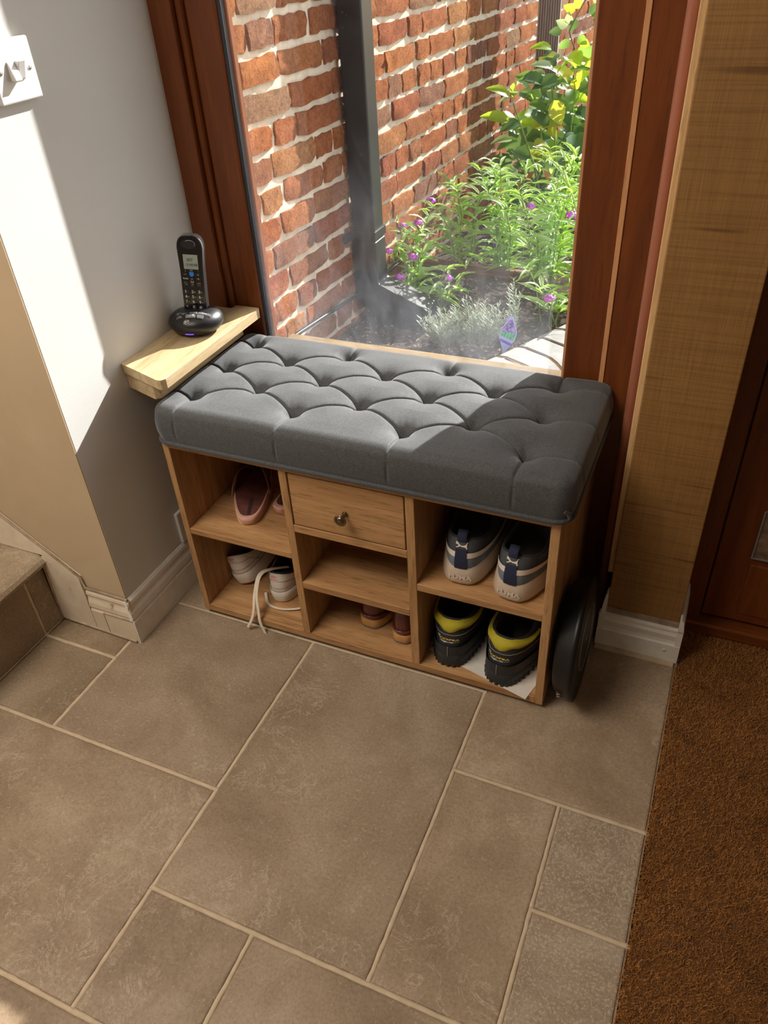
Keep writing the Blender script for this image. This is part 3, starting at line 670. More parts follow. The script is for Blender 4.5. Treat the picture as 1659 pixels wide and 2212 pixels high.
put('earpiece',ep,phone_s,hs,bevel=0.0004)
put('earpiece_ring',MB().tube([(0.0105*math.cos(a)+0.002,-0.0106,0.1535+0.0065*math.sin(a)) for a in np.linspace(-0.6,2.4,14)],0.0007,5),silver,hs)
kb=[]
def key(x,z,w_,h_,mat=phone_s): return put('key',MB().prism([(x-w_,z-h_),(x+w_,z-h_),(x+w_,z+h_),(x-w_,z+h_)],lambda u,v,t:(u,t,v),-0.0108,-0.009),mat,hs,bevel=0.0009)
kt=MB(); zr=[0.0535,0.0425,0.0315,0.0205]
for r,row in enumerate((('1','2','3'),('4','5','6'),('7','8','9'),('*','0','#'))):
    for c_,s in enumerate(row):
        x=(c_-1)*0.0142; z=zr[r]; key(x,z,0.0054,0.0038)
        text_mb(kt,s,0.0088,lambda u,v,x=x,z=z:(u+x-0.0016,-0.0110,v+z),0.0001)
        if s in '23456789': text_mb(kt,'abc' if s=='2' else 'mn',0.003,lambda u,v,x=x,z=z:(u+x+0.0032,-0.0110,v+z))
for x,z,s in ((-0.013,0.0905,'✓'),(0.0135,0.0905,'x'),(-0.013,0.0815,'Redial'),(0.0135,0.0815,'R')):
    key(x,z,0.0048,0.0032); text_mb(kt,s,0.0045,lambda u,v,x=x,z=z:(u+x,-0.0110,v+z))
key(0.0,0.074,0.0046,0.0105); text_mb(kt,'^\nVol\nv',0.0052,lambda u,v:(u,-0.0110,v+0.0745))
for x in (-0.0125,0.0140): text_mb(kt,'i' if x<0 else ':',0.006,lambda u,v,x=x:(u+x,-0.0099,v+0.0972))
text_mb(kt,'Calls',0.0032,lambda u,v:(u,-0.0099,v+0.0985))
put('key_print',kt,print_w,hs,label='white printed digits and key symbols')
kk=key(-0.0132,0.0705,0.0052,0.0055); kk=key(0.0138,0.0705,0.0052,0.0055)
g_=MB(); g_.tube([(-0.0155,-0.0111,0.074),(-0.0135,-0.0111,0.070),(-0.0112,-0.0111,0.068)],0.0009,5); put('call_symbol',g_,green_pr,hs)
g_=MB(); g_.box(0.0108,-0.0112,0.0715,0.0168,-0.0107,0.073); text_mb(g_,'C',0.004,lambda u,v:(u+0.0135,-0.0111,v+0.0685)); put('end_symbol',g_,red_pr,hs)
put('blocker_key',MB().prism([(-0.0046,0.0955),(0.0046,0.0955),(0.0046,0.0895),(0.003,0.0870),(0.0,0.0855),(-0.003,0.0870),(-0.0046,0.0895)],lambda u,v,t:(u,t,v),-0.0108,-0.009),blue_m,hs,bevel=0.0007)

sw=empty('light_switch',(-0.792,0.597,1.143),label='white double rocker light switch on the niche wall at the top left',cat='light switch')
put('face_plate',MB().box(0,-0.046,-0.043,0.010,0.043,0.043),plastic_w,sw,bevel=0.003,seg=3)
for y0 in (-0.0145,0.0005):
    up=1 if y0<0 else -1
    mb=MB().add([(0.009,y0,-0.0135),(0.009,y0+0.014,-0.0135),(0.009,y0+0.014,0.0135),(0.009,y0,0.0135),(0.0205 if up>0 else 0.012,y0,-0.0125),(0.0205 if up>0 else 0.012,y0+0.014,-0.0125),(0.012 if up>0 else 0.0205,y0+0.014,0.0125),(0.012 if up>0 else 0.0205,y0,0.0125)],[(0,3,2,1),(4,5,6,7),(0,1,5,4),(1,2,6,5),(2,3,7,6),(3,0,4,7)])
    put('rocker',mb,plastic_w,sw,bevel=0.0008)
for y in (-0.031,0.030): put('screw',MB().lathe([(0.0031,0),(0.0030,0.0010),(0.0001,0.0014)],12,(0.0098,y,0),ax=Matrix.Rotation(PI/2,3,'Y')).box(0.0110,y-0.0024,-0.0004,0.0116,y+0.0024,0.0004),chrome,sw)
so=empty('wall_socket',(-0.792,0.724,0.172),label='white wall socket plate low on the niche wall behind the bench side',cat='wall socket')
put('face_plate',MB().box(0,-0.043,-0.043,0.009,0.043,0.043),plastic_w,so,bevel=0.003,seg=3)
put('socket_switch',MB().box(0.009,-0.010,0.018,0.013,0.010,0.034),plastic_w,so,bevel=0.001)

# ------------------------------------------------------------------ shoes
def ease(t): return t*t*(3-2*t)
def foot_outline(L,Wd,n=48,heelw=0.74,toe=0.0,pt=0.0):
    """closed outline, heel at y=0, toe at y=L, returns list (x,y), th=0 at the heel centre"""
    out=[]
    for k in range(n):
        a=2*PI*k/n; s=math.sin(a); c=-math.cos(a)      # c=-1 heel, +1 toe
        y=L*(0.5+0.5*math.copysign(abs(c)**0.9,c))
        t=y/L; wy=heelw*(1-ease(min(1,t/0.65)))+1.0*ease(min(1,t/0.65))
        x=Wd/2*wy*math.copysign(abs(s)**0.72,s)+toe*ease(t)
        out.append((x,y))
    return out
def lerp(a,b,t): return a+(b-a)*t
class Shoe:
    def __init__(s,L,Wd,sole,hc_heel,hc_side,open_l,open_w,toe_h=0.05,n=48,toe=0.0,heelw=0.76,heel_lean=0.004,open_y=0.008):
        s.n=n; s.L=L; s.sole=sole; s.B=foot_outline(L*0.985,Wd*0.95,n,heelw,toe); s.C=[]; s.toe_h=toe_h
        for k in range(n):
            a=2*PI*k/n; c=-math.cos(a); y=open_y+heel_lean+open_l*(0.5+0.5*c); x=open_w/2*math.copysign(abs(math.sin(a))**0.8,math.sin(a))
            f=(c+1)/2
            z=hc_side+(hc_heel-hc_side)*(max(0,1-f*2.2))**1.4+ (hc_heel*1.12-hc_side)*max(0,(f-0.55)/0.45)**1.3
            s.C.append((x+toe*0.2*f,y,z))
    def P(s,k,t):
        k%=s.n; bx_,by_=s.B[k]; cx,cy,cz=s.C[k]; f=(1-math.cos(2*PI*k/s.n))/2
        z0=s.sole; zK=lerp(z0+(cz-z0)*0.55,s.toe_h,ease(min(1,f*1.3)))
        kx=bx_*1.03; ky=lerp(by_-0.003,by_*0.93,ease(f))
        u=1-t
        return (u*u*bx_+2*u*t*kx+t*t*cx, u*u*by_+2*u*t*ky+t*t*cy, u*u*z0+2*u*t*zK+t*t*cz)
    def upper(s,t0=0,t1=1,k0=0,k1=None,off=0.0,rows=12,mb=None,close=True):
        mb=mb or MB(); n=s.n; ks=list(range(k0,(k1 if k1 is not None else n)+0)); rowsP=[]
        full=k1 is None
        for k in ks:
            row=[]
            for i in range(rows+1):
                t=lerp(t0,t1,i/rows); p=Vector(s.P(k,t))
                if off:
                    a=Vector(s.P(k+1,t))-Vector(s.P(k-1,t)); b=Vector(s.P(k,min(1,t+0.02)))-Vector(s.P(k,max(0,t-0.02))); nn=a.cross(b)
                    if nn.length>0: p+=nn.normalized()*off
                row.append(tuple(p))
            rowsP.append(row)
        mb.grid(rowsP,True,closed_u=full); return mb
    def lining(s,depth=0.05,th=0.006):
        rows=[]
        for k in range(s.n):
            x,y,z=s.C[k]; cx,cy=0,sum(c[1] for c in s.C)/s.n
            d=Vector((x-cx,y-cy)); d.normalize()
            rows.append([(x,y,z),(x-d.x*th*0.5,y-d.y*th*0.5,z+0.003),(x-d.x*th,y-d.y*th,z),(x-d.x*th*1.2,y-d.y*th*1.2,z-0.02),(x*0.8,lerp(cy,y,0.85),max(s.sole+0.008,z-depth)),(0,cy,s.sole+0.006)])
        return MB().grid(rows,True,closed_u=True)
    def solemb(s,z0,z1,flare0=1.0,flare1=1.0,r=0.004,heel=0.0):
        mb=MB(); rings=[]; cy=s.L*0.49
        def ring(z,g): return [(x*(1+g*1.6/ max(0.05,1)) if 0 else x+math.copysign(g,x) if abs(x)>1e-4 else x, y+g*(1 if y>cy else -1)*min(1,abs(y-cy)/(s.L*0.3)), z) for x,y in s.B]
        for z,g in ((z0,flare0-r*0.7),(z0+r*0.4,flare0-r*0.15),(z0+r,flare0),((z0+z1)/2,(flare0+flare1)/2),(z1-r*0.5,flare1),(z1,flare1-r*0.5)):
            rings.append(ring(z,g))
        n=s.n; vs=[p for rg in rings for p in rg]
        mb.add(vs,[(i*n+k,(i+0)*n+(k+1)%n,(i+1)*n+(k+1)%n,(i+1)*n+k) for i in range(len(rings)-1) for k in range(n)],True)
        mb.add(rings[0],[tuple(range(n))[::-1]]); mb.add(rings[-1],[tuple(range(n))]); return mb
    def surf(s,ang,t,off=0.0008):   # point on the heel by angle (radians from heel centre, + = +x)
        k=ang/(2*PI)*s.n; k0=math.floor(k); fr_=k-k0
        p=Vector(s.P(k0,t)).lerp(Vector(s.P(k0+1,t)),fr_)
        a=Vector(s.P(k0+1,t))-Vector(s.P(k0-1,t)); b=Vector(s.P(k0,min(1,t+0.02)))-Vector(s.P(k0,max(0,t-0.02))); nn=a.cross(b).normalized()
        return p+nn*off
    def maptext(s,ang0,t0,sx,st,off=0.0009):
        return lambda u,v:s.surf(ang0+u*sx,t0+v*st,off)

lthr_w=plain('white_leather',(0.70,0.64,0.58),0.5,var=0.04,bumps=0.1,bscale=250)
rub_w=plain('off_white_rubber',(0.66,0.60,0.53),0.55,var=0.05,bumps=0.1,bscale=150)
seam_m=plain('grey_seam',(0.28,0.24,0.22),0.8)
pink=plain('pink_print',(0.72,0.30,0.30),0.5)
dark_in=plain('dark_lining',(0.03,0.028,0.028),0.9)
lace_m=plain('cream_lace',(0.66,0.58,0.48),0.85,bumps=0.4,bscale=900)
def place(t,loc,rz,rx=0,ry=0): t.location=loc; t.rotation_euler=(math.radians(rx),math.radians(ry),math.radians(rz))
def copy_tree(o,parent=None):
    c=o.copy(); COL.objects.link(c); c.parent=parent
    for ch in list(o.children): copy_tree(ch,c)
    return c
# --- white sneakers
def white_sneaker(label):
    t=empty('white_sneaker',label=label,cat='sneaker',group='white sneakers in the bottom left cubby')
    s=Shoe(0.245,0.088,0.026,0.074,0.056,0.10,0.058,0.045,heelw=0.80)
    put('upper',s.upper(),lthr_w,t); put('lining',s.lining(),dark_in,t)
    put('sole',s.solemb(0,0.030,0.0015,0.003,0.005),rub_w,t)
    tab=s.upper(0.66,0.985,-7,8,0.0013,6); put('heel_tab',tab,lthr_w,t)
    sm=MB()
    for a in (-1.05,1.05): sm.tube([s.surf(a*(1-0.25*q),lerp(0.06,0.62,q),0.0006) for q in np.linspace(0,1,6)],0.0006,5)
    sm.tube([s.surf(a,0.10,0.0008) for a in np.linspace(-1.6,1.6,16)],0.0007,5); sm.tube([s.surf(a,0.28+0.1*abs(a)/1.6,0.0008) for a in np.linspace(-1.6,1.6,16)],0.0005,5)
    sm.tube([s.surf(a,0.655,0.0012) for a in np.linspace(-0.8,0.8,12)],0.0005,5)
    put('seams',sm,seam_m,t)
    # three-leaf emblem with stripes and word
    lm=MB(); 
    for ang,hh in ((-0.62,0.011),(0,0.013),(0.62,0.011)):
        pts=[]
        for q in np.linspace(0,PI,9): pts.append((0.0042*math.sin(q)*(1 if 1 else 1),hh*q/PI))
        pl=[(a_,b_) for a_,b_ in pts]+[(-a_,b_) for a_,b_ in pts[::-1][1:-1]]
        ca,sa=math.cos(ang),math.sin(ang); f=s.maptext(-0.15,0.80,22,10,0.0022)
        lm.add([f((a_*ca+b_*sa)*1.0,(-a_*sa+b_*ca)*1.0) for a_,b_ in pl],[tuple(range(len(pl)))])
    f=s.maptext(-0.15,0.735,22,10,0.0022); text_mb(lm,'adidas',0.0085,f,0.0002)
    put('heel_logo',lm,pink,t,label='pink three-leaf emblem and adidas lettering')
    return t
s1=white_sneaker('white sneaker leaning left in the bottom left cubby'); place(s1,(-0.632,0.690,0.036),12,0,-16); s1.scale=(1.2,1.0,1.08)
s2=copy_tree(s1); s2['label']='white sneaker standing upright at the centre divider of the bottom left cubby, laces trailing'; place(s2,(-0.524,0.668,0.0305),7,0,-2); s2.scale=(1.12,1.0,1.06)
lc=MB()
lc.tube(smooth_path([(0.010,0.050,0.066),(-0.030,0.006,0.080),(-0.036,-0.03,0.055),(-0.034,-0.06,0.020),(-0.038,-0.071,0.001),(-0.048,-0.075,-0.018)]),0.0036,8,flat=0.35)
lc.tube(smooth_path([(0.012,0.050,0.066),(-0.026,0.004,0.080),(-0.030,-0.035,0.055),(-0.022,-0.062,0.018),(-0.018,-0.072,-0.002),(-0.011,-0.0755,-0.024),(-0.006,-0.0765,-0.046)]),0.0036,8,flat=0.35)
lc.tube(smooth_path([(-0.04,0.02,0.004),(-0.02,-0.014,0.003),(0.01,-0.024,0.003),(0.04,-0.018,0.003),(0.055,-0.010,0.003)]),0.0034,8,flat=0.4)
put('lace',lc,lace_m,s2)

# --- grey running shoes (top right cubby)
gknit=plain('dark_grey_knit',(0.060,0.066,0.078),0.9,var=0.25,bumps=0.5,bscale=700)
gblue=plain('grey_blue_textile',(0.145,0.175,0.215),0.9,var=0.2,bumps=0.4,bscale=600)
navy=plain('navy_webbing',(0.012,0.018,0.05),0.8,bumps=0.3,bscale=800)
offw=plain('off_white_band',(0.70,0.62,0.53),0.6)
foam=plain('beige_foam_sole',(0.50,0.40,0.31),0.45,var=0.08)
foaml=plain('embossed_foam_letters',(0.68,0.58,0.48),0.45)
def run_shoe(label):
    t=empty('running_shoe',label=label,cat='running shoe',group='grey running shoes in the top right cubby')
    s=Shoe(0.275,0.094,0.035,0.088,0.070,0.125,0.066,0.06,heelw=0.86,heel_lean=0.006)
    put('upper',s.upper(),gknit,t); put('lining',s.lining(),dark_in,t)
    put('heel_counter',s.upper(0.0,0.42,-13,14,0.0010,6),gblue,t)
    put('heel_band',s.upper(0.40,0.58,-13,14,0.0018,4),offw,t)
    put('pull_tab',s.upper(0.02,0.70,-1,2,0.0030,8),navy,t)
    lp=MB().tube([s.surf(0,0.93,0.002),s.surf(0,0.99,0.004)+Vector((0,-0.001,0.008)),s.surf(0,1.0,0)+Vector((0,0.006,0.015)),s.surf(0,1.0,0)+Vector((0,0.012,0.006))],0.0078,8,flat=0.16); put('pull_loop',lp,navy,t)
    sb=s.solemb(0,0.038,0.006,0.003,0.010); put('sole',sb,foam,t)
    # embossed letters on the back of the sole
    tb=MB(); 
    def solepos(u,v):
        a=u/0.041; return (0.046*math.sin(a)*0.95, 0.0-0.0068+0.041*(1-math.cos(a))*0.62, 0.019+v)
    text_mb(tb,'PUMA',0.0135,solepos,0.0004); put('sole_lettering',tb,foaml,t,label='embossed PUMA lettering')
    # leaping cat emblem (outline polygon)
    cat=[(-9,4.2),(-7.6,5.6),(-7.0,4.6),(-5.6,3.8),(-3.2,1.6),(-0.8,0.2),(2.2,0.2),(4.6,1.2),(6.2,2.6),(6.8,4.4),(8.6,5.4),(9.4,5.0),(7.6,4.0),(7.0,2.0),(6.6,0.0),(7.6,-3.4),(7.2,-4.6),(6.0,-4.2),(6.2,-2.6),(3.4,-1.8),(0.6,-1.8),(-1.6,-1.2),(-4.4,-3.0),(-6.8,-3.8),(-7.4,-3.0),(-4.6,-1.4),(-4.4,0.2),(-6.0,1.2),(-8.2,1.0),(-9.2,1.8),(-7.4,2.4),(-9.4,3.2)]
    f=s.maptext(0,0.80,20,22,0.0016); cm_=MB(); 
    vs=[f(x*0.001,y*0.001) for x,y in cat]; 
    import mathutils
    tess=mathutils.geometry.tessellate_polygon([[Vector((x,y,0)) for x,y in cat]])
    cm_.add(vs,[tuple(q) for q in tess]); put('cat_emblem',cm_,offw,t,label='small off-white leaping cat emblem')
    ls=MB().tube([(-0.035,0.155,0.092),(-0.01,0.150,0.100),(0.02,0.152,0.101),(0.035,0.16,0.092)],0.0028,6,flat=0.4)
    ls.tube([(0.0,0.150,0.101),(-0.012,0.135,0.100),(-0.016,0.118,0.090),(-0.006,0.118,0.084),(0.002,0.135,0.096),(0.004,0.150,0.102)],0.0028,6,flat=0.4)
    put('lace',ls,lace_m,t)
    return t
r1=run_shoe('grey running shoe with a navy heel tab, left of its pair'); place(r1,(-0.066,0.634,0.2625),3); r1.scale=(1.24,1.08,1.14)
r2=copy_tree(r1); r2['label']='grey running shoe nearest the right side panel of the bench'; place(r2,(0.034,0.622,0.2625),-7); r2.scale=(1.24,1.08,1.14)

# --- black and yellow work shoes
blk_l=plain('black_nubuck',(0.020,0.022,0.024),0.75,var=0.2,bumps=0.3,bscale=300)
yel=plain('yellow_padding',(0.42,0.36,0.02),0.8,var=0.15,bumps=0.5,bscale=500)
blk_r=plain('black_rubber_sole',(0.022,0.024,0.027),0.6,bumps=0.2,bscale=200)
gold_t=plain('gold_lettering',(0.65,0.42,0.06),0.5); grey_t=plain('grey_lettering',(0.35,0.36,0.38),0.4)
def work_shoe(label):
    t=empty('work_shoe',label=label,cat='work shoe',group='work shoes in the bottom right cubby')
    s=Shoe(0.285,0.100,0.028,0.098,0.082,0.125,0.068,0.065,heelw=0.80,heel_lean=0.010)
    put('upper',s.upper(),blk_l,t); put('lining',s.lining(0.06,0.009),dark_in,t)
    rows=[]
    for k in range(-13,14):
        row=[]; f_=abs(k)/13; tlow=min(0.93,0.68+0.08*math.exp(-((abs(k)-3)/2.0)**2)+0.24*f_**1.3)
        for i in range(9):
            tt=lerp(tlow,0.995,i/8); p=s.surf(2*PI*k/s.n,tt,0.0015+0.0042*math.sin(PI*i/8)); row.append(tuple(p))
        row.append(tuple(Vector(row[-1])+Vector((0,0.006,0.001)))); rows.append(row)
    put('collar',MB().grid(rows,True),yel,t,label='padded yellow collar')
    sb=s.solemb(0,0.030,0.003,0.003,0.004); put('sole',sb,blk_r,t)
    lug=MB()
    for k in range(-9,10):
        a=2*PI*k/48; p=s.surf(a,0.0,0.003); lug.box(p.x-0.0022,p.y-0.0012,0.0,p.x+0.0022,p.y+0.003,0.008)
    put('sole_lugs',lug,blk_r,t)
    put('heel_bumper',s.upper(0.0,0.30,-12,13,0.0035,4),blk_r,t)
    sm=MB().tube([s.surf(a,0.62,0.0012) for a in np.linspace(-1.7,1.7,16)],0.0006,5).tube([s.surf(0,q,0.004) for q in (0.0,0.15,0.3)],0.0007,5); put('seams',sm,seam_m,t)
    tb=MB(); text_mb(tb,'COFRA',0.0088,s.maptext(0.03,0.49,21,8,0.0014),0.00035); put('heel_lettering',tb,gold_t,t,label='gold COFRA lettering')
    sw_=MB(); sw_.add([s.surf(a,t_,0.0014) for a,t_ in ((-0.42,0.54),(-0.34,0.57),(-0.24,0.55),(-0.3,0.52),(-0.2,0.47),(-0.3,0.49))],[(0,1,2,3),(0,3,5),(3,4,5)])
    sw_.add([s.surf(a,t_,0.0014) for a,t_ in ((-0.28,0.42),(0.0,0.425),(0.35,0.43),(0.1,0.40),(-0.1,0.385))],[(0,1,4),(1,2,3),(1,3,4)]); put('heel_swoosh',sw_,grey_t,t)
    return t
k1=work_shoe('black yellow-collared work shoe beside the divider'); place(k1,(-0.088,0.622,0.0315),3); k1.scale=(1.26,1.08,1.17)
k2=copy_tree(k1); k2['label']='black yellow-collared work shoe with its heel out at the front edge of the cubby'; place(k2,(0.022,0.610,0.0315),-9); k2.scale=(1.26,1.08,1.17)
card=put('paper_sheet',MB().prism([(0,0),(0.235,-0.010),(0.245,0.22),(0.02,0.25)],lambda u,v,t:(u,v,t),0,0.0010),plain('white_paper',(0.66,0.62,0.57),0.6),loc=(-0.140,0.650,0.0302),rot=(0,0,math.radians(-12)),bevel=0.0002,label='thin white sheet under the black and yellow work shoes',cat='paper')

# --- brown leather shoes
brl=plain('oxblood_leather',(0.13,0.032,0.026),0.28,var=0.2,coat=0.3); tan_s=plain('tan_crepe_sole',(0.52,0.27,0.09),0.6,var=0.1); rub_g=plain('grey_outsole',(0.12,0.12,0.11),0.7)
def brown_shoe(label):
    t=empty('brown_leather_shoe',label=label,cat='shoe',group='brown shoes in the bottom middle cubby')
    s=Shoe(0.24,0.084,0.020,0.085,0.060,0.11,0.06,0.05,heelw=0.84)
    put('upper',s.upper(),brl,t); put('lining',s.lining(),dark_in,t)
    put('sole',s.solemb(0.003,0.022,0.004,0.004,0.003),tan_s,t); put('outsole',s.solemb(0.0,0.004,0.004,0.004,0.001),rub_g,t)
    ro_=MB().tube([s.surf(a,0.16,0.002) for a in np.linspace(-1.9,1.9,20)],0.0035,8); put('heel_roll',ro_,brl,t)
    return t
b1=brown_shoe('oxblood leather shoe with tan sole, fully in view in the bottom middle cubby'); place(b1,(-0.292,0.668,0.0305),-4); b1.scale=(1.12,1.05,1.1)
b2=copy_tree(b1); b2['label']='oxblood leather shoe with tan sole half hidden by the divider'; place(b2,(-0.206,0.648,0.0305),1); b2.scale=(0.98,1.05,1.1)

# --- flip flops
ffs=plain('dark_red_brown_footbed',(0.13,0.042,0.035),0.7,var=0.35,bumps=0.2); ffe=plain('peach_edge',(0.62,0.36,0.27),0.6,var=0.06); ffb=plain('dark_strap',(0.05,0.025,0.02),0.6)
ffp=plain('tan_strap_edge',(0.32,0.17,0.11),0.6)
def flip_flop(label):
    t=empty('flip_flop',label=label,cat='flip flop',group='flip flops in the top left cubby')
    s=Shoe(0.255,0.088,0.0,0.05,0.05,0.1,0.05,heelw=0.80)
    put('sole',s.solemb(0,0.020,0.0,0.002,0.005),ffe,t); 
    o=[(x*0.955,0.1275+(y-0.1225)*0.965,0.0204) for x,y in s.B]; fb_=MB().add(o,[tuple(range(len(o)))]); fb_.add([(x,y,z-0.002) for x,y,z in o],[tuple(range(len(o)))[::-1]]); fb_.add(o+[(x,y,z-0.002) for x,y,z in o],[(k+len(o),(k+1)%len(o)+len(o),(k+1)%len(o),k) for k in range(len(o))])
    put('footbed',fb_,ffs,t)
    put('heel_stripe',MB().prism([(-0.003,0.012),(0.005,0.012),(0.008,0.075),(0.0,0.075)],lambda u,v,w_:(u,v,w_),0.0200,0.0210),ffb,t)
    for sgn in (-1,1):
        P_=[]
        for q in np.linspace(0,1,12):
            x=sgn*lerp(0.043,0.0,q**1.3); y=lerp(0.105,0.205,q); z=0.012+0.045*math.sin(PI*min(1,q*0.93+0.05))**0.8; P_.append((x,y,z))
        rows=[]
        for i,p in enumerate(P_):
            q=i/11; wd=lerp(0.017,0.006,q); rows.append([(p[0],p[1]-wd,p[2]-0.004),(p[0]+sgn*0.001,p[1]-wd*0.5,p[2]+0.001),(p[0]+sgn*0.001,p[1]+wd*0.5,p[2]+0.001),(p[0],p[1]+wd,p[2]-0.004)])
        put('strap',MB().grid(rows,True),ffs,t)
        put('strap_edge',MB().tube([r[0] for r in rows],0.0016,6).tube([r[3] for r in rows],0.0016,6),ffp,t)
    put('toe_post',MB().tube([(0,0.205,0.02),(0,0.205,0.032)],0.003,8),ffb,t)
    return t
f1=flip_flop('peach-edged flip flop lying nearest the opening of the top left cubby'); place(f1,(-0.560,0.655,0.2615),26)
f2=copy_tree(f1); f2['label']='peach-edged flip flop behind the other, partly hidden by the left divider'; place(f2,(-0.520,0.712,0.2625),-14); f2.scale=(0.9,1,1)

# ------------------------------------------------------------------ robot vacuum leaning at the right of the bench
rv=empty('robot_vacuum',(0.158,0.700,0.130),(0,math.radians(-2),0),label='black round robot vacuum standing on edge against the right side of the bench',cat='robot vacuum')
axx=Matrix.Rotation(PI/2,3,'Y')
def dsc(prof,n=64): return MB().lathe([(r*0.81,z*0.8) for r,z in prof],n,ax=axx)
vac_m=plain('matte_black_plastic',(0.006,0.006,0.0065),0.42,spec=0.35)
put('body',dsc([(0.10,-0.026),(0.135,-0.029),(0.142,-0.022),(0.148,-0.005),(0.158,0.010),(0.160,0.016),(0.158,0.021),(0.150,0.0240),(0.02,0.0255)]),vac_m,rv)
put('lid_ring',MB().tube([(0.0200,0.068*math.cos(a),0.068*math.sin(a)+0.006) for a in np.linspace(0,2*PI,64)],0.0009,6,caps=False),silver,rv)
put('lid_badge',MB().tube([(0.0204,0.006*math.cos(a)*0.6,0.006*math.sin(a)+0.006) for a in np.linspace(0.5,5.5,14)],0.0006,5),silver,rv)
put('side_clips',MB().tube([(-0.012,-0.110,-0.055),(-0.004,-0.113,-0.050),(-0.012,-0.114,-0.044)],0.0013,6).tube([(-0.012,-0.105,-0.068),(-0.004,-0.108,-0.063),(-0.012,-0.109,-0.058)],0.0013,6),chrome,rv)

# ------------------------------------------------------------------ outside: brick wall
KB=0.05; XB=-0.87; rotw=-math.atan(KB); cl=math.hypot(1,KB)
wall=put('wall_garden',MB().box(-0.25,0.99,-0.3,-0.0085,5.6,2.2),mort,loc=(XB,0,0),rot=(0,0,rotw),kind='structure',label='old red brick garden wall with pale lime mortar outside the window')
def brick_mesh(L,Hh,seed):
    r=random.Random(seed); nx,nz=7,4; d=0.0; mb=MB(); rows=[]
    sx=[0]+sorted([ (i/(nx-1)) for i in range(1,nx-1)])+[1]
    for i in range(nx):
        row=[]
        for j in range(nz):
            u=i/(nx-1);v_=j/(nz-1)
            edge=(i in(0,nx-1))or(j in (0,nz-1)); cor=(i in(0,nx-1))and(j in (0,nz-1))
            y=(u-0.5)*L+(r.uniform(-0.004,0.004) if edge else r.uniform(-.006,.006)); z=(v_-0.5)*Hh+(r.uniform(-0.0035,0.0035) if edge else 0)
            x=(-0.0045 if cor else (-0.0015 if edge else 0))+r.uniform(-0.0026,0.0030)
            if not edge and r.random()<0.22: x-=r.uniform(0.002,0.005)
            if cor: y*=0.985; z*=0.97
            row.append((x,y,z))
        rows.append(row)
    mb.grid(rows,True)
    # side skirt back into the mortar
    per=[rows[i][0] for i in range(nx)]+[rows[nx-1][j] for j in range(1,nz)]+[rows[i][nz-1] for i in range(nx-2,-1,-1)]+[rows[0][j] for j in range(nz-2,0,-1)]
    n=len(per); mb.add(list(per)+[(-0.022,y,z) for x,y,z in per],[(k,(k+1)%n,n+(k+1)%n,n+k) for k in range(n)][::1],False)
    return mb
LM={'s':[brick_mesh(0.205,0.0545,i).mesh('brick',brick_m) for i in range(10)],'h':[brick_mesh(0.098,0.0545,50+i).mesh('brick',brick_m) for i in range(8)],'b':[brick_mesh(0.152,0.0545,90+i).mesh('brick',brick_m) for i in range(6)]}
bricks=[]
rb=random.Random(11); ch=0.0714
for k in range(-12,15):
    z=1.143-ch*k+ch/2-0.0; 
    zc=1.143-ch*k-ch/2
    y=1.0-rb.uniform(0,0.2); kind=rb.choice('sh')
    while y<5.4:
        kk=rb.choices('shb',[0.42,0.33,0.25])[0]; L={'s':0.205,'h':0.098,'b':0.152}[kk]; sy=rb.uniform(0.93,1.05)
        yc=y+L*sy/2; y+=L*sy+rb.uniform(0.009,0.016)
        if yc-L*sy/2<0.995: continue
        bricks.append((yc,zc+rb.uniform(-0.002,0.002),kk,rb.randrange(6),sy,rb.uniform(-0.003,0.004),rb.uniform(-1.2,1.2)))
def score(b):
    if b[1]>1.28-0.09*(b[0]-1) or b[1]<0.20: return 99
    return b[0]
bricks.sort(key=score)
rest=MB()
for i,(yc,zc,kk,mi,sy,dx,rr) in enumerate(bricks):
    if i<290 and score((yc,zc))<90:
        o=D.objects.new('brick',LM[kk][mi]); COL.objects.link(o); o.parent=wall; o.location=(dx,yc,zc); o.scale=(1,sy,1); o.rotation_euler=(math.radians(rr),0,math.radians(rr*0.8))
    else:
        me_=LM[kk][mi]; b0=len(rest.v)
        rest.v.extend([(v.co.x+dx,v.co.y*sy+yc,v.co.z+zc) for v in me_.vertices]); rest.f.extend([tuple(b0+q for q in p.vertices) for p in me_.polygons]); rest.sm.extend([False]*len(me_.polygons))
put('far_bricks',rest,brick_m,wall,kind='stuff')
# mortar lumps smeared over joints
# soil bed
def soilz(x,y): return 0.268+0.012*noise.noise(Vector((x*9,y*9,0)))+0.006*noise.noise(Vector((x*40,y*40,3)))+0.02*math.exp(-((y-1.2)/0.2)**2)
rows=[[(x,y,soilz(x,y)) for y in np.linspace(1.078,5.4,170)] for x in np.linspace(-0.86,0.25,60)]
soil=put('ground_bed',MB().grid(rows,True),soil_m,kind='structure',label='dark garden soil of the raised bed outside the window')
dm=MB(); rd=random.Random(5)
for _ in range(5200):
    x=rd.uniform(-0.80,0.1); y=1.09+2.4*rd.random()**1.5; z=soilz(x,y)+rd.uniform(0,0.006); s_=rd.uniform(0.003,0.011); a=rd.uniform(0,PI)
    ca,sa=math.cos(a)*s_,math.sin(a)*s_; h=rd.uniform(0.001,0.006)
    dm.add([(x-ca,y-sa,z),(x+sa*0.4,y-ca*0.4,z+h),(x+ca,y+sa,z+h*0.5),(x-sa*0.4,y+ca*0.4,z+h*0.3)],[(0,1,2,3)])
put('bark_chips',dm,plain('bark_chips',(0.22,0.15,0.10),0.9,var=0.6),soil,kind='stuff')
put('ground_path',MB().box(-0.9,1.1,-0.3,3.5,8,-0.02),plain('pale_paving',(0.5,0.46,0.4),0.9,var=0.15),kind='structure')
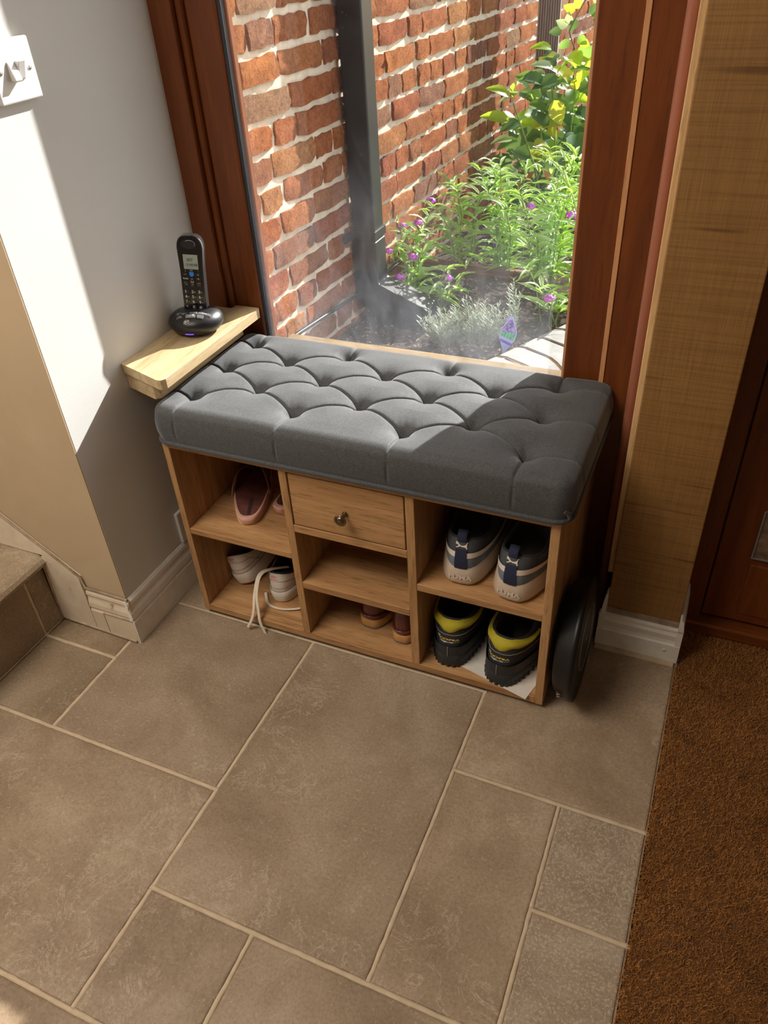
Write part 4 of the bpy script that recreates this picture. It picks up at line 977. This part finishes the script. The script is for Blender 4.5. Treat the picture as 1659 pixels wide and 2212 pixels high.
# stones
rst=random.Random(2)
for i,(x,y,r_) in enumerate(((-0.705,1.50,0.020),(-0.675,1.47,0.014),(-0.735,1.44,0.012),(-0.57,1.35,0.012),(-0.60,1.29,0.010))):
    mb=MB(); rows=[[Vector((math.cos(a)*math.cos(b),math.sin(a)*math.cos(b),0.65*math.sin(b)))*r_*(1+0.25*noise.noise(Vector((math.cos(a)*2,math.sin(a)*2,b+i*3)))) for b in np.linspace(-1.5,1.5,7)] for a in np.linspace(0,2*PI,12,endpoint=False)]
    mb.grid(rows,True,closed_u=True)
    lab=['grey pebble, the largest, on the soil at the foot of the downpipe','small grey pebble in front of the largest pebble by the downpipe','small pebble against the foot of the brick wall','pebble on the soil left of the downpipe shoe end','small pebble nearest the window glass on the soil'][i]
    put('pebble',mb,greyb,loc=(x,y,soilz(x,y)+r_*0.4),label=lab,cat='pebble',group='pebbles on the soil')
# bullnose edging
eb=empty('garden_edging',(0,0,0),label='curved row of pale grey bullnose bricks edging the soil bed',cat='edging')
path=[(-0.56,1.285),(-0.46,1.322),(-0.37,1.37),(-0.30,1.435),(-0.255,1.51),(-0.218,1.585),(-0.18,1.66),(-0.142,1.735),(-0.106,1.81),(-0.07,1.885),(-0.034,1.96),(0.002,2.035),(0.038,2.11)]
prf=[(0,0.02),(0,0.312),(0.03,0.318)]+[(0.10+0.11*math.sin(a),0.208+0.11*math.cos(a)) for a in np.linspace(0,PI/2,9)]+[(0.21,0.02)]
for i in range(len(path)-1):
    p=Vector((*path[i],0));q=Vector((*path[i+1],0)); c=(p+q)/2; d=(q-p).normalized(); nrm=Vector((d.y,-d.x,0)); Ln=(q-p).length-0.014
    mb=MB().prism(prf,lambda u,v,t:nrm*u+d*t*(1-0.0*u)+Vector((0,0,v)),-Ln/2,Ln/2)
    put('edging_brick',mb,greyb,eb,loc=c,bevel=0.004)
jm=MB()
for i in range(len(path)-1):
    p=Vector((*path[i],0));q=Vector((*path[i+1],0)); d=(q-p).normalized(); nrm=Vector((d.y,-d.x,0))
    jm.prism([(u*0.985+0.001,v-0.004) for u,v in prf],lambda u,v,t:p+nrm*u+d*t+Vector((0,0,v)),-0.004,(q-p).length+0.004)
put('joint_mortar',jm,sand,eb)
# downpipe
dp=empty('downpipe',(-0.740,1.745,0.0),label='black square downpipe on the brick wall ending in an angled shoe',cat='downpipe')
hw_=0.036
put('pipe',MB().box(-hw_,-hw_,0.42,hw_,hw_,2.15),blackp,dp,bevel=0.006,seg=3)
put('pipe_collar',MB().box(-hw_-0.003,-hw_-0.003,0.40,hw_+0.003,hw_+0.003,0.53),blackp,dp,bevel=0.006,seg=3)
put('clip_strap',MB().box(-hw_-0.005,-hw_-0.005,0.535,hw_+0.005,hw_+0.005,0.56).box(-hw_-0.006,-0.092,0.535,-hw_+0.002,-hw_,0.56),blackp,dp,bevel=0.002)
sh=[(-0.039,0.435),(-0.039,0.345),(0.06,0.262),(0.200,0.212),(0.2005,0.325),(0.193,0.334),(0.039,0.402),(0.039,0.435)]
put('shoe',MB().prism(sh,lambda u,v,t:(u,t,v),-0.039,0.039),blackp,dp,bevel=0.006,seg=3)
put('shoe_rim',MB().prism([(0.105,0.225),(0.203,0.20),(0.2035,0.330),(0.195,0.3375),(0.105,0.378)],lambda u,v,t:(u,t,v),-0.0415,0.0415),blackp,dp,bevel=0.004,seg=2)
put('cable',MB().tube([(-0.812,1.12,0.385),(-0.795,1.36,0.378),(-0.778,1.55,0.372),(-0.765,1.70,0.366),(-0.752,2.02,0.362),(-0.745,2.2,0.33)],0.006,8),blackp,label='thin black cable running along the foot of the brick wall',cat='cable')
# grooved post
strip_m=wood('brown_strip_grain',(0.10,0.05,0.03),(0.2,0.11,0.06),(0.3,0.17,0.09),axis=0,rough=0.8)
pst=empty('grooved_post',(-0.58,3.25,0.20),label='weathered grooved timber board standing upright in front of the brick wall',cat='post')
outl=[(-0.045,0.02)]; ng_=9
for g in range(ng_):
    x0=-0.045+0.09*g/ng_; w1=0.09/ng_; outl+=[(x0,0.0),(x0+w1*0.55,0.0),(x0+w1*0.6,0.007),(x0+w1*0.95,0.007)]
outl+=[(0.045,0.0),(0.045,0.02)]
put('board',MB().prism(outl,lambda u,v,t:(u,v,t),0.0,1.6),postm,pst)
put('back_batten',MB().box(-0.02,0.02,0.0,0.02,0.05,1.5),postm,pst)
put('brown_strip',MB().box(0,0,0,0.48,0.03,0.038),strip_m,loc=(-0.770,2.225,0.262),rot=(0,0,math.radians(-6)),bevel=0.006,label='brown strip lying across the soil bed',cat='timber board')  # brown band across the bed, built as a solid grained strip

# ------------------------------------------------------------------ plants
def leaf_mesh(ratio,fold=0.25,droop=0.18,serr=0.0,mat=None,name='leaf',n=9,shape=0.0):
    mb=MB(); rows=[]
    for i in range(n+1):
        t=i/n; wd=ratio*0.5*(math.sin(PI*t**(0.72+shape))**0.85 if 0<t<1 else 0.0)
        if serr and 0<i<n: wd*=1+serr*(1 if i%2 else -1)
        zc=-droop*t*t+0.06*math.sin(PI*t)
        rows.append([(-wd,t,zc+fold*wd),(-wd*0.5,t,zc+fold*wd*0.4),(0,t,zc),(wd*0.5,t,zc+fold*wd*0.4),(wd,t,zc+fold*wd)])
    mb.grid(rows,True); return mb.mesh(name,mat)
def orient(o,base,tip,up=Vector((0,0,1))):
    base=Vector(base);tip=Vector(tip); y=(tip-base); L=y.length; y.normalize(); x=y.cross(up)
    if x.length<0.05: x=y.cross(Vector((0.3,-1,0.2)))
    x.normalize(); z=x.cross(y)
    M=Matrix((x,y,z)).transposed().to_4x4(); M.translation=base; M=M@Matrix.Diagonal((L,L,L,1)); o.matrix_local=M
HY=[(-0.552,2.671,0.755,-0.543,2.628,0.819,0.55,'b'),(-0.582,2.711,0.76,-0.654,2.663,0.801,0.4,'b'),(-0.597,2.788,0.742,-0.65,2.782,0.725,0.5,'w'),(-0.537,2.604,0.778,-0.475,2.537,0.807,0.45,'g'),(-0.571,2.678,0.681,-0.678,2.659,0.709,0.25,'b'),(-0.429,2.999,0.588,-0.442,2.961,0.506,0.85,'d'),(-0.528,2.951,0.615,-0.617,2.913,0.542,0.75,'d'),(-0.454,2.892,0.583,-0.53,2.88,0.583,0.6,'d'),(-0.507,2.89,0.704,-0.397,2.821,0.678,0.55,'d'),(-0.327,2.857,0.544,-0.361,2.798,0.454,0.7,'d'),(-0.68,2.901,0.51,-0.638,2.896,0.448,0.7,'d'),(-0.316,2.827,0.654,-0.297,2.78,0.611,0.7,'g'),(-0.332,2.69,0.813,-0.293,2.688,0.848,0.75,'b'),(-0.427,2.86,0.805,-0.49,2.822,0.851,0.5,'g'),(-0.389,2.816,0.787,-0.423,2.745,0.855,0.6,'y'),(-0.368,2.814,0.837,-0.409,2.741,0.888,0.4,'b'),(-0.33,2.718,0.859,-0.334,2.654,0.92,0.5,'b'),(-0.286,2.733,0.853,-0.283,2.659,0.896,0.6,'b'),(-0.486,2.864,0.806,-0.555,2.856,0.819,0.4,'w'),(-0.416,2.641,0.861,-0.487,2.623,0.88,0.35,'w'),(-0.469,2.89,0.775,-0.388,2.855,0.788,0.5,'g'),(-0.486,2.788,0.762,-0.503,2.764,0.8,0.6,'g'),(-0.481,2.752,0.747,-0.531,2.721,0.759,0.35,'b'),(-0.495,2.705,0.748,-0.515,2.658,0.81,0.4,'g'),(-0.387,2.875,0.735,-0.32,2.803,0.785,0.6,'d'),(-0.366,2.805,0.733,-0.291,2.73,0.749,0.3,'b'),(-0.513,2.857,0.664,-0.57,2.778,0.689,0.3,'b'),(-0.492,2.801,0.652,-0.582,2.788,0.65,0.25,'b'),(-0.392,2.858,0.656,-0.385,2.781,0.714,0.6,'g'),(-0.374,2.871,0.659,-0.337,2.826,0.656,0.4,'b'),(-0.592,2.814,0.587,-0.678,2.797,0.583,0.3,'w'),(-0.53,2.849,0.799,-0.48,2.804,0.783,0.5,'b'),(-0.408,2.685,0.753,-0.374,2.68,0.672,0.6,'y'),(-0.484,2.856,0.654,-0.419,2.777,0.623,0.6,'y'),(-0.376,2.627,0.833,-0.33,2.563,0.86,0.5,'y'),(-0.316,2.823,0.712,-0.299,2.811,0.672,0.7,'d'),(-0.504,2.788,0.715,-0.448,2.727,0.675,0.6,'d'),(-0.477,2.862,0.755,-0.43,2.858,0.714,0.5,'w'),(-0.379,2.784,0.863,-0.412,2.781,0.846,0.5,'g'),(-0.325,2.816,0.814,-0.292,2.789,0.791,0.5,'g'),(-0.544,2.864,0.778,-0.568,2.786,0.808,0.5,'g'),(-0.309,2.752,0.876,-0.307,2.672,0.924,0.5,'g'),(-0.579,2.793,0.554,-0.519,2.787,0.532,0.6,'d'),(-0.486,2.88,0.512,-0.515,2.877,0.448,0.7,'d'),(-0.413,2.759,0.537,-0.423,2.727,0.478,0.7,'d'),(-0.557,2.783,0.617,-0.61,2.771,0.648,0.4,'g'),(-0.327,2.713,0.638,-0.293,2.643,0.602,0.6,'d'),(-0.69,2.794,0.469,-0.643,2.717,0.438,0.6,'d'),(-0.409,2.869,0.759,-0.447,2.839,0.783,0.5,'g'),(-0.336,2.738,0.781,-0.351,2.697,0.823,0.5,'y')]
hroot=Vector((-0.42,2.86,0.265))
hy=empty('hydrangea',hroot,label='broad-leaved green shrub at the upper right behind the feathery plants',cat='shrub')
cache={}
rh=random.Random(9)
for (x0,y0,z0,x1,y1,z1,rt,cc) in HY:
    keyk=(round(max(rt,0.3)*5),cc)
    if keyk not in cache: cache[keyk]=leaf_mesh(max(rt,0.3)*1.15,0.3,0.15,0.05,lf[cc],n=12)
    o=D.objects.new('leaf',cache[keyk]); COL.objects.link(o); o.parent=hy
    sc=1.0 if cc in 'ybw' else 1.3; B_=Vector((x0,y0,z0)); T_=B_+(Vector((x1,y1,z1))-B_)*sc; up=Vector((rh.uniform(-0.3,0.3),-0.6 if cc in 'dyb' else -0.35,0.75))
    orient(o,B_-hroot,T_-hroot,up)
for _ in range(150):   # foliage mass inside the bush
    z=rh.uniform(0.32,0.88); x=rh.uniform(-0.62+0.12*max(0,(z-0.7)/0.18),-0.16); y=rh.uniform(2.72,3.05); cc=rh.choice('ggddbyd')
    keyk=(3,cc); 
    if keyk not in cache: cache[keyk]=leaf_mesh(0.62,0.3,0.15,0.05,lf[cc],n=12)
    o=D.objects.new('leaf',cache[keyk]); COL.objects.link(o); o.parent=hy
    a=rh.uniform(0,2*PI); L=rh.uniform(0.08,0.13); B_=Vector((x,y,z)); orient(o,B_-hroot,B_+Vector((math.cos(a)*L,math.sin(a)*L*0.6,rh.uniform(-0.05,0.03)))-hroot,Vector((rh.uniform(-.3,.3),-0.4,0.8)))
sm=MB()
for tx_,ty_,tz_ in ((-0.56,2.69,0.74),(-0.45,2.80,0.82),(-0.34,2.72,0.84),(-0.50,2.86,0.66),(-0.36,2.85,0.70),(-0.30,2.80,0.62),(-0.60,2.80,0.56)):
    e_=Vector((tx_,ty_,tz_))-hroot; s_=Vector((rh.uniform(-.05,.05),rh.uniform(-.03,.03),0)); sm.tube([s_,s_.lerp(e_,0.4)+Vector((0,0,0.05)),e_],[0.005,0.004,0.0025],6)
put('stems',sm,stem_m,hy,kind='stuff')
for (x0,y0,z0,x1,y1,z1) in ((-0.47,2.72,0.50,-0.50,2.70,0.43),(-0.44,2.71,0.51,-0.40,2.70,0.45),(-0.52,2.74,0.47,-0.55,2.73,0.41)):
    o=D.objects.new('withered_leaf',leaf_mesh(0.5,0.5,0.3,0.1,deadl,'withered_leaf')); COL.objects.link(o); o.parent=hy; orient(o,Vector((x0,y0,z0))-hroot,Vector((x1,y1,z1))-hroot)

def flower(name_parent,pos,r=0.011,mat=purple,n=26,seed=0):
    rr=random.Random(seed); mb=MB()
    for k in range(n):
        th=rr.uniform(0,2*PI); ph_=math.acos(rr.uniform(-0.2,1)); d=Vector((math.sin(ph_)*math.cos(th),math.sin(ph_)*math.sin(th),math.cos(ph_)*0.7)); c=d*r
        a=d.cross(Vector((0.3,0.5,0.8))).normalized()*r*0.36; b=d.cross(a).normalized()*r*0.36
        mb.add([c-a,c-b,c+a,c+b,c*1.12],[(0,1,4),(1,2,4),(2,3,4),(3,0,4)])
    return put('flower_head',mb,mat,name_parent,loc=pos)
vleaf=[leaf_mesh(0.20,0.5,0.30,0.14,verb_m,'leaf',n=10,shape=-0.05),leaf_mesh(0.155,0.6,0.45,0.12,verb_m,'leaf',n=10),leaf_mesh(0.19,0.4,0.2,0.12,verb_l,'leaf',n=10)]
def verbena(label,root,stems,group='purple flowering plants',seed=0,flowers=()):
    rr=random.Random(seed); root=Vector(root); t=empty('verbena',root,label=label,cat='plant',group=group); smb=MB(); cnt=0
    for (ex,ey,ez,lean) in stems:
        e_=Vector((ex,ey,ez))-root; mid=e_*0.5+Vector((rr.uniform(-.02,.02),rr.uniform(-.02,.02),0.04)); b0=Vector((e_.x*0.25+rr.uniform(-.02,.02),e_.y*0.25,0))
        pts=[b0,b0.lerp(mid,0.55),mid,mid.lerp(e_,0.6)+Vector((0,0,0.01)),e_]; smb.tube(pts,[0.0024,0.0022,0.002,0.0016,0.001],5)
        ln=(e_-b0).length; nn=max(3,int(ln/0.030))
        for q in range(1,nn+1):
            f=q/nn; seg_=f*4; i=min(3,int(seg_)); c=pts[i].lerp(pts[i+1],seg_-i); a=rr.uniform(0,2*PI)
            for side in (0,PI):
                if rr.random()<0.12 or cnt>=290: continue
                L=rr.uniform(0.06,0.115)*(1.1-0.45*f); d=Vector((math.cos(a+side),math.sin(a+side),rr.uniform(0.1,0.9))).normalized()
                tipw=root+c+d*L
                if tipw.x<XB+KB*tipw.y+0.02: d.x=abs(d.x); tipw=root+c+d*L
                o=D.objects.new('leaf',rr.choice(vleaf)); COL.objects.link(o); o.parent=t; orient(o,c,c+d*L,Vector((0,-0.35,0.9))); cnt+=1
    put('stems',smb,stem_m,t,kind='stuff')
    for k,p in enumerate(flowers): flower(t,Vector(p)-root+Vector((0,-0.02,0.016)),0.0155,seed=seed*10+k)
    return t,cnt
rg=random.Random(21)
V1,c1=verbena('leafy plant with purple flower heads between the downpipe and the brick wall',(-0.66,1.90,0.27),[(-0.606,1.95,0.572,0),(-0.704,1.95,0.487,0),(-0.65,1.95,0.50,0),(-0.736,1.9,0.42,0),(-0.68,1.85,0.358,0),(-0.60,1.92,0.50,0),(-0.72,1.93,0.52,0)],seed=3,flowers=[(-0.606,1.95,0.578),(-0.704,1.95,0.493),(-0.65,1.95,0.507),(-0.736,1.9,0.426),(-0.68,1.85,0.364),(-0.651,1.9,0.415)])
V2,c2=verbena('low leafy plant with one purple flower behind the angled shoe of the downpipe',(-0.545,1.85,0.27),[(-0.517,1.85,0.372,0),(-0.56,1.83,0.36,0),(-0.50,1.86,0.38,0),(-0.58,1.84,0.33,0),(-0.47,1.84,0.35,0),(-0.53,1.87,0.40,0)],seed=4,flowers=[(-0.517,1.85,0.377)])
st3=[(rg.uniform(-0.70,-0.50),rg.uniform(2.1,2.35),rg.uniform(0.46,0.62),0) for _ in range(7)]
V3,c3=verbena('tall pale green feathery plant nearest the brick wall',(-0.60,2.25,0.27),st3,seed=5)
st6=[(rg.uniform(-0.52,-0.34),rg.uniform(2.05,2.4),rg.uniform(0.50,0.68),0) for _ in range(10)]
V6,c6=verbena('tall green feathery plant in the centre, left of the densest one',(-0.43,2.25,0.27),st6,seed=15,flowers=[(-0.325,2.1,0.536)])
st4=[(rg.uniform(-0.36,-0.20),rg.uniform(2.0,2.35),rg.uniform(0.44,0.70),0) for _ in range(15)]
V4,c4=verbena('dense bright green feathery plant below the broad-leaved shrub',(-0.28,2.15,0.27),st4,seed=6)
st7=[(rg.uniform(-0.22,-0.05),rg.uniform(1.95,2.3),rg.uniform(0.40,0.66),0) for _ in range(14)]
V7,c7=verbena('dense green feathery plant cut off by the right window frame',(-0.13,2.12,0.27),st7,seed=16,flowers=[(-0.154,1.9,0.58)])
V5,c5=verbena('straggling plant with one purple flower at the right above the grey edging',(-0.17,1.86,0.27),[(-0.166,1.75,0.378,0),(-0.21,1.80,0.40,0),(-0.12,1.85,0.42,0),(-0.10,1.78,0.36,0),(-0.27,1.85,0.44,0)],seed=8,flowers=[(-0.166,1.75,0.386)])
# fallen petals cluster on soil
fp=empty('fallen_flower',(-0.585,1.45,0.285),label='small fallen purple flower on the soil left of the downpipe shoe',cat='flower'); flower(fp,(0,0,0),0.007,seed=77,n=12)
# lavender
def lavender(label,root,n,spread,h,seed):
    rr=random.Random(seed); root=Vector(root); t=empty('lavender',root,label=label,cat='plant',group='silver lavender plants'); smb=MB(); nm=MB()
    for k in range(n):
        a=rr.uniform(0,2*PI); rad=spread*math.sqrt(rr.random()); e_=Vector((rad*math.cos(a),rad*math.sin(a)*0.7,h*rr.uniform(0.55,1.0)*(1-0.35*rad/spread))); b0=Vector((e_.x*0.35,e_.y*0.35,0.0))
        pts=[b0,b0.lerp(e_,0.5)+Vector((0,0,0.008)),e_]; smb.tube(pts,[0.0012,0.001,0.0007],4)
        for q in range(15):
            f=0.2+0.8*q/14; c=(pts[0].lerp(pts[1],f*2) if f<0.5 else pts[1].lerp(pts[2],f*2-1)); th=rr.uniform(0,2*PI)
            for s_ in (0,PI):
                L=rr.uniform(0.016,0.03)*(1.15-0.5*f); d=Vector((math.cos(th+s_),math.sin(th+s_),rr.uniform(0.4,1.1))).normalized()*L; sd=d.cross(Vector((0,0,1)))
                if sd.length<1e-5: continue
                sd=sd.normalized()*0.0013; mdl=c+d*0.6
                nm.add([c-sd*0.5,c+sd*0.5,mdl+sd,c+d,mdl-sd],[(0,1,2,3,4)])
    put('stems',smb,lav_m,t,kind='stuff'); put('needles',nm,lav_m,t,kind='stuff'); return t
lavender('silvery lavender bush against the end of the downpipe shoe',(-0.455,1.63,0.262),44,0.080,0.14,1)
lavender('silvery lavender bush in the middle, left of the plant tag',(-0.355,1.66,0.262),60,0.090,0.175,2)
lavender('single tall silvery lavender spray left above the plant tag',(-0.268,1.72,0.262),9,0.022,0.26,3)
# plant tag
tg=empty('plant_tag',(-0.258,1.585,0.262),(math.radians(-12),math.radians(8),math.radians(12)),label='diamond-shaped plant tag with a purple flower picture stuck in the soil',cat='plant tag')
tagb=plain('tag_lilac',(0.30,0.33,0.72),0.35); 
tg.scale=(1.25,1.25,1.05)
put('tag_card',MB().prism([(-0.004,0.122),(0.006,0.122),(0.020,0.08),(0.018,0.06),(0.004,0.030),(-0.002,0.0),(-0.006,0.030),(-0.019,0.062),(-0.017,0.085)],lambda u,v,t:(u,t,v),-0.0004,0.0004),tagb,tg)
def tagpic():
    m,nt,b=newmat('tag_picture'); v=coords(nt); t=N(nt,'ShaderNodeTexCoord'); sp=N(nt,'ShaderNodeSeparateXYZ'); nt.links.new(t.outputs['Object'],sp.inputs[0])
    fl_=ramp(nt,noisen(nt,v,140,3),[(0.4,(0.06,0.05,0.25)),(0.6,(0.28,0.2,0.6))]); gr=ramp(nt,noisen(nt,coords(nt,(200,1,30)),1,3),[(0.4,(0.02,0.12,0.10)),(0.6,(0.05,0.5,0.22))])
    c=mix(nt,mth(nt,'GREATER_THAN',sp.outputs[2],0.078),gr,fl_); nt.links.new(c,b.inputs['Base Color']); return m
put('tag_picture',MB().prism([(-0.003,0.113),(0.005,0.113),(0.0185,0.079),(0.017,0.064),(0.014,0.058),(-0.017,0.068),(-0.016,0.084)],lambda u,v,t:(u,t,v),-0.0009,-0.0004),tagpic(),tg)
put('tag_band',MB().prism([(-0.0165,0.060),(0.0165,0.048),(0.013,0.042),(-0.0145,0.052)],lambda u,v,t:(u,t,v),-0.0009,-0.0004),plain('tag_band_blue',(0.05,0.05,0.45),0.4),tg)
# rose
rs=empty('rose',(-0.44,2.98,0.27),label='thin rose stem with oval leaves and a red bloom at the top right',cat='plant')
def R_(p): return Vector(p)-Vector((-0.44,2.98,0.27))
put('stem',MB().tube([R_((-0.44,2.98,0.27)),R_((-0.40,2.96,0.6)),R_((-0.399,2.95,0.875)),R_((-0.427,2.95,0.935)),R_((-0.406,2.95,0.986)),R_((-0.382,2.95,1.029)),R_((-0.355,2.95,1.063)),R_((-0.33,2.95,1.15))],[0.004,0.004,0.0035,0.003,0.003,0.003,0.0025,0.002],7),bark_m,rs)
rl={c:leaf_mesh(0.7,0.2,0.1,0,lf[c],'leaf',n=10) for c in 'ygdbw'}
for (x,z,cc,dx,dz) in ((-0.425,1.008,'y',-0.02,0.01),(-0.401,1.022,'y',-0.005,0.02),(-0.346,1.01,'d',0.012,-0.03),(-0.409,0.965,'d',-0.02,-0.03),(-0.47,0.939,'d',-0.02,0.0),(-0.433,0.90,'g',-0.02,-0.01),(-0.331,0.992,'b',0.03,-0.01),(-0.382,0.913,'g',0.02,-0.01),(-0.45,0.96,'w',-0.015,0.01),(-0.43,0.975,'w',0.0,0.012),(-0.37,0.90,'y',0.02,-0.012),(-0.34,1.04,'w',0.02,0.01)):
    o=D.objects.new('leaf',rl[cc]); COL.objects.link(o); o.parent=rs; d=Vector((dx,-0.01,dz)).normalized()*0.048; orient(o,R_((x,2.945,z))-d*0.3,R_((x,2.945,z))+d*0.7,Vector((0,-1,0.35)))
flower(rs,R_((-0.318,2.95,0.89)),0.02,redp,30,5)
print('leaf counts',c1,c2,c3,c4,c5,c6,c7)
